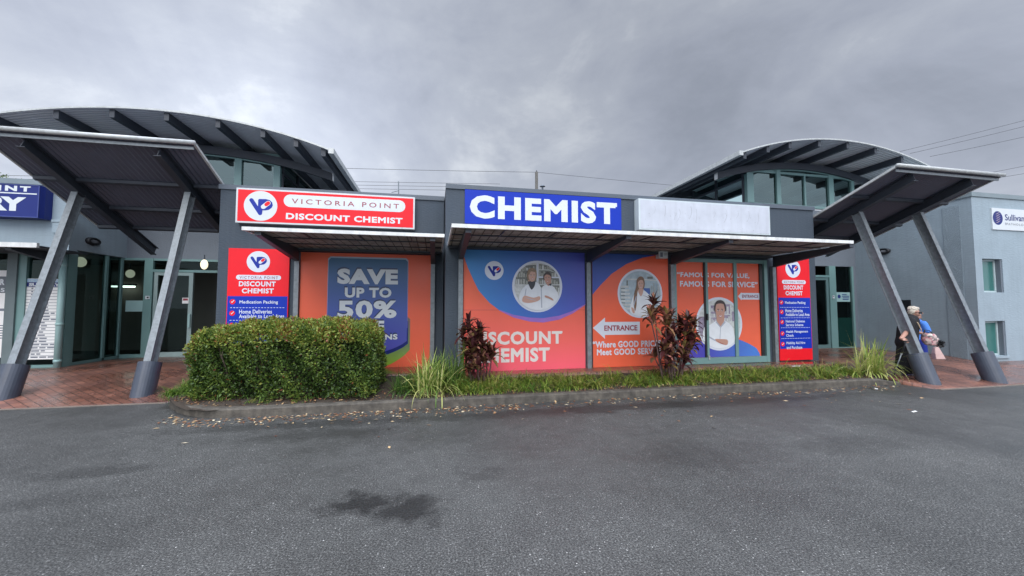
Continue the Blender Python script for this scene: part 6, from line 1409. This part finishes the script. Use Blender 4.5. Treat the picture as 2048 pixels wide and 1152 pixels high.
def localA(p): d = p - Vector((baseA.x, baseA.y, gz)); c, s_ = math.cos(YA), math.sin(YA); return Vector((d.x * c - d.y * s_, d.x * s_ + d.y * c, d.z))
_hd = ray(1811, 683); HA = localA(_c + _hd * ((baseA.y - 0.36) / _hd.y))
A_ = thing("person", "white-haired woman in black clothes walking with a stick behind a leaning column", "person", tuple(baseA), "women walking out of the right hand entry")
# local: x to the right (the way she walks), -y towards the viewer, z up; standing height 1.54
body = [("e", (0.14, 0.0, 1.425), (0.083, 0.072, 0.105)), ("e", (0.175, -0.012, 1.38), (0.055, 0.055, 0.07)), ("c", [(0.245, -0.035, 1.405), (0.263, -0.040, 1.375)], [0.012, 0.015]), ("e", (0.222, -0.03, 1.335), (0.026, 0.032, 0.022)), ("e", (0.137, -0.075, 1.41), (0.018, 0.012, 0.028)), ("e", (0.137, 0.075, 1.41), (0.018, 0.012, 0.028)),
        ("c", [(0.12, 0.0, 1.34), (0.085, 0.0, 1.24)], [0.052, 0.060]), ("c", [(0.06, 0.0, 1.22), (0.02, 0.0, 1.02), (0.0, 0.0, 0.82)], [0.15, 0.165, 0.165]),
        ("c", [(0.05, -0.17, 1.19), (-0.05, -0.235, 0.97), tuple(HA + Vector((-0.06, 0.02, 0.065)))], [0.062, 0.050, 0.036]),
        ("c", [(0.07, 0.17, 1.19), (0.10, 0.21, 0.97), (0.27, 0.13, 0.92)], [0.060, 0.048, 0.035]),
        ("c", [(0.0, -0.085, 0.82), (-0.04, -0.09, 0.45), (-0.06, -0.09, 0.08)], [0.10, 0.065, 0.042]), ("c", [(0.0, 0.085, 0.82), (0.07, 0.09, 0.45), (0.08, 0.09, 0.08)], [0.10, 0.065, 0.042]),
        ("c", [(-0.07, -0.09, 0.045), (0.05, -0.10, 0.035)], [0.042, 0.032]), ("c", [(0.07, 0.09, 0.045), (0.20, 0.08, 0.035)], [0.042, 0.032])]
body += hand(tuple(HA + Vector((-0.055, 0.018, 0.06))), 0, (0.75, -0.05, -0.6), (-0.35, -0.65, 0.2), (0.5, 0.6, 0.5), 0.009, 1.05)
body += hand((0.275, 0.125, 0.92), 0, (0.9, -0.3, -0.1), (0.1, 0.1, 1.0), (0.2, -0.9, 0.0), 0.009, 0.8)
fuse("body", body, WA, SK, A_, 0.0075, 2)
hair = [("e", (0.122, 0.0, 1.462), (0.092, 0.084, 0.082)), ("e", (0.075, 0.0, 1.41), (0.055, 0.076, 0.095)), ("e", (0.185, -0.01, 1.487), (0.040, 0.062, 0.036)), ("e", (0.10, -0.062, 1.425), (0.055, 0.026, 0.055)), ("e", (0.10, 0.062, 1.425), (0.055, 0.026, 0.055))]
for k in range(26):
    a = rnd.uniform(0, 6.28); e = rnd.uniform(0.1, 1.2); hair.append(("e", (0.115 + 0.080 * math.cos(a) * math.cos(e), 0.074 * math.sin(a) * math.cos(e), 1.462 + 0.076 * math.sin(e)), (0.022, 0.020, 0.018)))
fuse("hair", hair, WA, mat("white_blond_hair", (0.62, 0.55, 0.45), 0.6, var=0.22, vs=40, bump=0.6, bs=120), A_, 0.007, 1)
mb = MB()
def WB(mb_, W, pts, rad, n=8): mb_.tube([W(p) for p in pts], rad, n); return mb_
mb = MB(); mb.hexa([W for W in (WA((0.205, -0.085, 1.372)), WA((0.262, -0.048, 1.372)), WA((0.262, -0.048, 1.412)), WA((0.205, -0.085, 1.412)))], [W for W in (WA((0.200, -0.074, 1.372)), WA((0.250, -0.040, 1.372)), WA((0.250, -0.040, 1.412)), WA((0.200, -0.074, 1.412)))])
mb.hexa([WA(p) for p in ((0.258, -0.035, 1.372), (0.258, 0.045, 1.372), (0.258, 0.045, 1.412), (0.258, -0.035, 1.412))], [WA(p) for p in ((0.246, -0.035, 1.372), (0.246, 0.045, 1.372), (0.246, 0.045, 1.412), (0.246, -0.035, 1.412))])
WB(mb, WA, [(0.205, -0.083, 1.402), (0.14, -0.085, 1.408)], 0.006)
part("sunglasses", mb, M["black"], A_)
part("lips", WB(MB(), WA, [(0.246, -0.050, 1.338), (0.252, -0.030, 1.340), (0.250, -0.008, 1.338)], [0.003, 0.006, 0.003], 6), mat("lips", (0.36, 0.10, 0.09), 0.5), A_)
top = [("c", [(0.055, 0.0, 1.205), (0.02, 0.0, 1.02), (0.0, 0.0, 0.80), (-0.01, 0.0, 0.70)], [0.172, 0.188, 0.192, 0.205]), ("c", [(0.05, -0.165, 1.20), (-0.05, -0.235, 1.0), (-0.03, -0.24, 0.93)], [0.082, 0.080, 0.068]), ("c", [(0.07, 0.165, 1.20), (0.10, 0.21, 1.0), (0.16, 0.19, 0.96)], [0.080, 0.080, 0.07]), ("e", (0.10, 0.0, 1.08), (0.13, 0.16, 0.14))]
fuse("blouse", top, WA, BLK, A_, 0.010, 3)
mb = MB(); rs = []
for i in range(13):
    s_ = i / 12; z = 0.80 - 0.73 * s_; rx, ry = 0.165 + 0.075 * s_, 0.170 + 0.055 * s_; n = 48
    rs.append([WA((0.0 + 0.01 * s_ + (rx + 0.012 * s_ * math.sin(9 * a)) * math.cos(a), (ry + 0.014 * s_ * math.sin(11 * a + 1)) * math.sin(a), z)) for a in [2 * math.pi * k / n for k in range(n)]])
part("skirt", mb.rings(rs), BLK, A_, True)
neck = [(0.085, -0.085, 1.24), (0.15, -0.15, 1.16), (0.20, -0.135, 1.02), (0.215, -0.085, 0.97), (0.225, -0.02, 1.02), (0.20, 0.03, 1.15), (0.14, 0.06, 1.24)]
mb = MB()
for i in range(len(neck) - 1):
    for k in range(6): q = WA(Vector(neck[i]).lerp(Vector(neck[i + 1]), k / 6)); mb.tube([q - Vector((0, 0, 0.009)), q + Vector((0, 0, 0.009))], [0.010, 0.010], 6)
part("necklace", mb, mat("cream_beads", (0.62, 0.47, 0.32), 0.35), A_)
part("shoe", WB(MB(), WA, [(0.03, 0.085, 0.04), (0.12, 0.085, 0.045), (0.22, 0.08, 0.03)], [0.045, 0.05, 0.03], 10), M["black"], A_, True)
part("shoe", WB(MB(), WA, [(-0.11, -0.095, 0.04), (-0.02, -0.10, 0.045), (0.08, -0.105, 0.03)], [0.045, 0.05, 0.03], 10), M["black"], A_, True)
hp = HA + Vector((0.005, -0.01, 0.0)); cb = onZ(1788, 750, gz)
t = thing("walking_stick", "thin grey walking stick in the hand of the woman in black", "walking stick", tuple(cb))
p0 = WA(hp); foot = Vector((cb.x, cb.y, gz + 0.02))
part("shaft", MB().tube([foot, foot.lerp(p0, 0.62)], 0.011, 8), M["galv"], t, True); part("upper_shaft", MB().tube([foot.lerp(p0, 0.62), p0], 0.013, 8), M["black"], t, True)
part("collar", MB().tube([foot.lerp(p0, 0.61), foot.lerp(p0, 0.65)], 0.016, 8), M["silver"], t); part("handle", MB().tube([WA(hp + Vector((-0.05, 0, 0.006))), WA(hp + Vector((0.06, 0, 0.012)))], 0.015, 8), M["black"], t, True); part("ferrule", MB().tube([foot - Vector((0, 0, 0.018)), foot + Vector((0, 0, 0.03))], 0.017, 8), M["black"], t)
t = thing("handbag", "patterned handbag with a black fluffy charm held between the two women", "handbag", tuple(WA((0.40, 0.02, 0.62))))
mb = MB(); rs = []
for i in range(8):
    s_ = i / 7; z = 0.92 - 0.26 * s_; w = 0.10 + 0.05 * math.sin(math.pi * s_); rs.append([WA((0.35 + w * math.cos(a) + 0.05 * s_, 0.02 + 0.06 * math.sin(a), z)) for a in [2 * math.pi * k / 16 for k in range(16)]])
bagm = bpy.data.materials.new("patterned_cloth"); bagm.use_nodes = True; bt = bagm.node_tree
vo = nn(bt, "ShaderNodeTexVoronoi"); vo.inputs["Scale"].default_value = 22; tcn = nn(bt, "ShaderNodeTexCoord"); lk(bt, tcn.outputs["Object"], vo.inputs["Vector"]); sc_ = nn(bt, "ShaderNodeSeparateColor"); lk(bt, vo.outputs["Color"], sc_.inputs[0])
lk(bt, ramp(bt, sc_.outputs[0], [(0.0, (0.55, 0.42, 0.38)), (0.4, (0.05, 0.05, 0.06)), (0.6, (0.50, 0.20, 0.22)), (0.9, (0.60, 0.55, 0.48))]), bt.nodes["Principled BSDF"].inputs["Base Color"])
part("pouch", mb.rings(rs), bagm, t, True)
mb = MB()
for k in range(90):
    a, e = rnd.uniform(0, 6.28), rnd.uniform(-1.5, 1.5); d = Vector((math.cos(a) * math.cos(e), math.sin(a) * math.cos(e), math.sin(e))); q = WA((0.53, 0.0, 0.70)); mb.tube([q, q + d * 0.085], [0.022, 0.004], 5)
part("charm", mb, M["black"], t)
part("strap", WB(MB(), WA, [(0.28, 0.02, 0.90), (0.31, 0.05, 1.0), (0.38, 0.05, 0.99), (0.43, 0.02, 0.90)], 0.010), M["black"], t, True)
# second woman, mostly hidden behind the first
bB = onZ(1846, 744, pave_z(11.6, 7.55)); bB = Vector((baseA.x * 1.05 + 0.22, baseA.y * 1.05 - 0.04, 0)); gB = pave_z(bB.x, bB.y); WBf = frame((bB.x, bB.y, gB), YAW)
B_ = thing("person", "woman in a bright blue top and blue trousers walking behind the woman in black", "person", (bB.x, bB.y, gB), "women walking out of the right hand entry")
body = [("e", (0.03, 0.0, 1.30), (0.08, 0.070, 0.10)), ("e", (0.06, 0, 1.26), (0.052, 0.052, 0.065)), ("c", [(0.118, -0.01, 1.285), (0.138, -0.01, 1.255)], [0.012, 0.015]), ("c", [(0.02, 0, 1.22), (0.0, 0, 1.14)], [0.05, 0.055]), ("c", [(0.0, 0, 1.10), (-0.01, 0, 0.92), (0, 0, 0.76)], [0.13, 0.145, 0.145]),
        ("c", [(0.02, -0.17, 1.10), (0.07, -0.20, 0.90), (0.18, -0.18, 0.76)], [0.055, 0.046, 0.034]), ("c", [(0.02, 0.17, 1.10), (0.08, 0.20, 0.89), (0.20, 0.18, 0.70)], [0.055, 0.046, 0.034]),
        ("c", [(0, -0.08, 0.76), (0.06, -0.08, 0.42), (0.04, -0.08, 0.07)], [0.095, 0.062, 0.04]), ("c", [(0, 0.08, 0.76), (-0.03, 0.08, 0.42), (-0.14, 0.08, 0.10)], [0.095, 0.062, 0.04]), ("c", [(0.03, -0.08, 0.04), (0.16, -0.09, 0.035)], [0.04, 0.03]), ("c", [(-0.15, 0.08, 0.06), (-0.03, 0.08, 0.035)], [0.04, 0.03])]
body += hand((0.185, -0.178, 0.755), 0, (0.5, 0.0, -0.85), (0.6, -0.6, 0.2), (0.3, 0.8, 0.4), 0.009, 0.9) + hand((0.205, 0.178, 0.695), 0, (0.4, 0.0, -0.9), (0.5, 0.5, 0.3), (0.6, -0.7, 0.2), 0.009, 0.9)
fuse("body", body, WBf, SK, B_, 0.008, 2)
fuse("hair", [("e", (0.005, 0, 1.335), (0.092, 0.085, 0.082)), ("e", (-0.04, 0, 1.28), (0.055, 0.078, 0.095))], WBf, mat("grey_brown_hair", (0.20, 0.16, 0.12), 0.6, var=0.3, vs=40), B_, 0.008, 1)
fuse("top", [("c", [(0.0, 0, 1.10), (-0.01, 0, 0.92), (0, 0, 0.74)], [0.148, 0.162, 0.170]), ("c", [(0.02, -0.165, 1.11), (0.06, -0.20, 0.95)], [0.075, 0.072]), ("c", [(0.02, 0.165, 1.11), (0.06, 0.20, 0.95)], [0.075, 0.072])], WBf, mat("bright_blue_cloth", (0.075, 0.24, 0.72), 0.8, var=0.15, vs=10), B_, 0.010, 3)
fuse("trousers", [("c", [(0, 0, 0.78), (0, 0, 0.68)], [0.155, 0.150]), ("c", [(0, -0.085, 0.70), (0.06, -0.085, 0.42), (0.04, -0.085, 0.12)], [0.108, 0.085, 0.075]), ("c", [(0, 0.085, 0.70), (-0.03, 0.085, 0.42), (-0.13, 0.085, 0.15)], [0.108, 0.085, 0.075])], WBf, mat("royal_blue_cloth", (0.010, 0.030, 0.26), 0.85, var=0.2, vs=10), B_, 0.010, 3)
for sg, x in ((-1, 0.04), (1, -0.14)): part("shoe", WB(MB(), WBf, [(x - 0.03, sg * 0.085, 0.045), (x + 0.06, sg * 0.085, 0.045), (x + 0.14, sg * 0.085, 0.03)], [0.043, 0.047, 0.028], 10), M["white"], B_, True)
t = thing("tote_bag", "pale pink tote bag hanging from the hand of the woman in blue", "bag", tuple(WBf((0.25, -0.17, 0.30))))
mb = MB(); c0 = (0.27, -0.18)
lo = [(c0[0] - 0.09 + 0.03, c0[1] - 0.05, 0.28), (c0[0] + 0.17, c0[1] - 0.05, 0.28), (c0[0] + 0.17, c0[1] + 0.05, 0.28), (c0[0] - 0.06, c0[1] + 0.05, 0.28)]
md = [(c0[0] - 0.075, c0[1] - 0.05, 0.42), (c0[0] + 0.10, c0[1] - 0.05, 0.42), (c0[0] + 0.10, c0[1] + 0.05, 0.42), (c0[0] - 0.075, c0[1] + 0.05, 0.42)]
hi = [(c0[0] - 0.055, c0[1] - 0.03, 0.56), (c0[0] + 0.04, c0[1] - 0.03, 0.56), (c0[0] + 0.04, c0[1] + 0.03, 0.56), (c0[0] - 0.055, c0[1] + 0.03, 0.56)]
mb.rings([[WBf(p) for p in lo], [WBf(p) for p in md], [WBf(p) for p in hi]])
bevel(part("pouch", mb, mat("pale_pink_cloth", (0.62, 0.43, 0.40), 0.8, var=0.12, vs=9), t), 0.012)
part("strap", WB(MB(), WBf, [(c0[0] - 0.04, c0[1] - 0.03, 0.555), (0.205, -0.175, 0.66), (c0[0] + 0.03, c0[1] - 0.03, 0.555)], 0.008, 6), mat("pink_strap", (0.55, 0.36, 0.33), 0.8), t)

# ------------------------------------------------------------------ far tree above the surgery roof
p = onY(30, 351, 55)
t = thing("tree", "distant grey-green tree top showing above the surgery roof at the left", "tree", (p.x, 55, 0))
part("trunk", MB().tube([(p.x, 55, 0), (p.x + 0.2, 55, 9), (p.x, 55, p.z - 2.0)], [0.45, 0.3, 0.16], 9), M["bark"], t, True)
mb = MB()
for k in range(16):
    a = rnd.uniform(0, 6.28); z0 = rnd.uniform(p.z - 7, p.z - 2.4); mb.tube([(p.x, 55, z0), (p.x + 1.6 * math.cos(a), 55 + 1.6 * math.sin(a), z0 + rnd.uniform(1.0, 2.2))], [0.10, 0.03], 6)
part("limbs", mb, M["bark"], t)
n = 5200; cl_ = rng.normal(0, 1, (46, 3)) * np.array([1.5, 1.5, 1.7]) + np.array([p.x, 55, p.z - 3.6]); idx = rng.integers(0, 46, n); P = cl_[idx] + rng.normal(0, 0.36, (n, 3)); P[:, 2] = np.minimum(P[:, 2], p.z + 0.1 + rng.normal(0, 0.15, n))
D = unit(rng.normal(0, 1, (n, 3))); N = unit(np.cross(D, rng.normal(0, 1, (n, 3)))); V, F = leaves(P, D, N, rng.uniform(0.14, 0.26, n), rng.uniform(0.07, 0.13, n))
np_part("crown", V, F, M["hedge"], np.repeat(np.clip(rng.normal(0.35, 0.15, 46)[idx] + rng.normal(0, 0.08, n), 0, 0.9), 4), t)
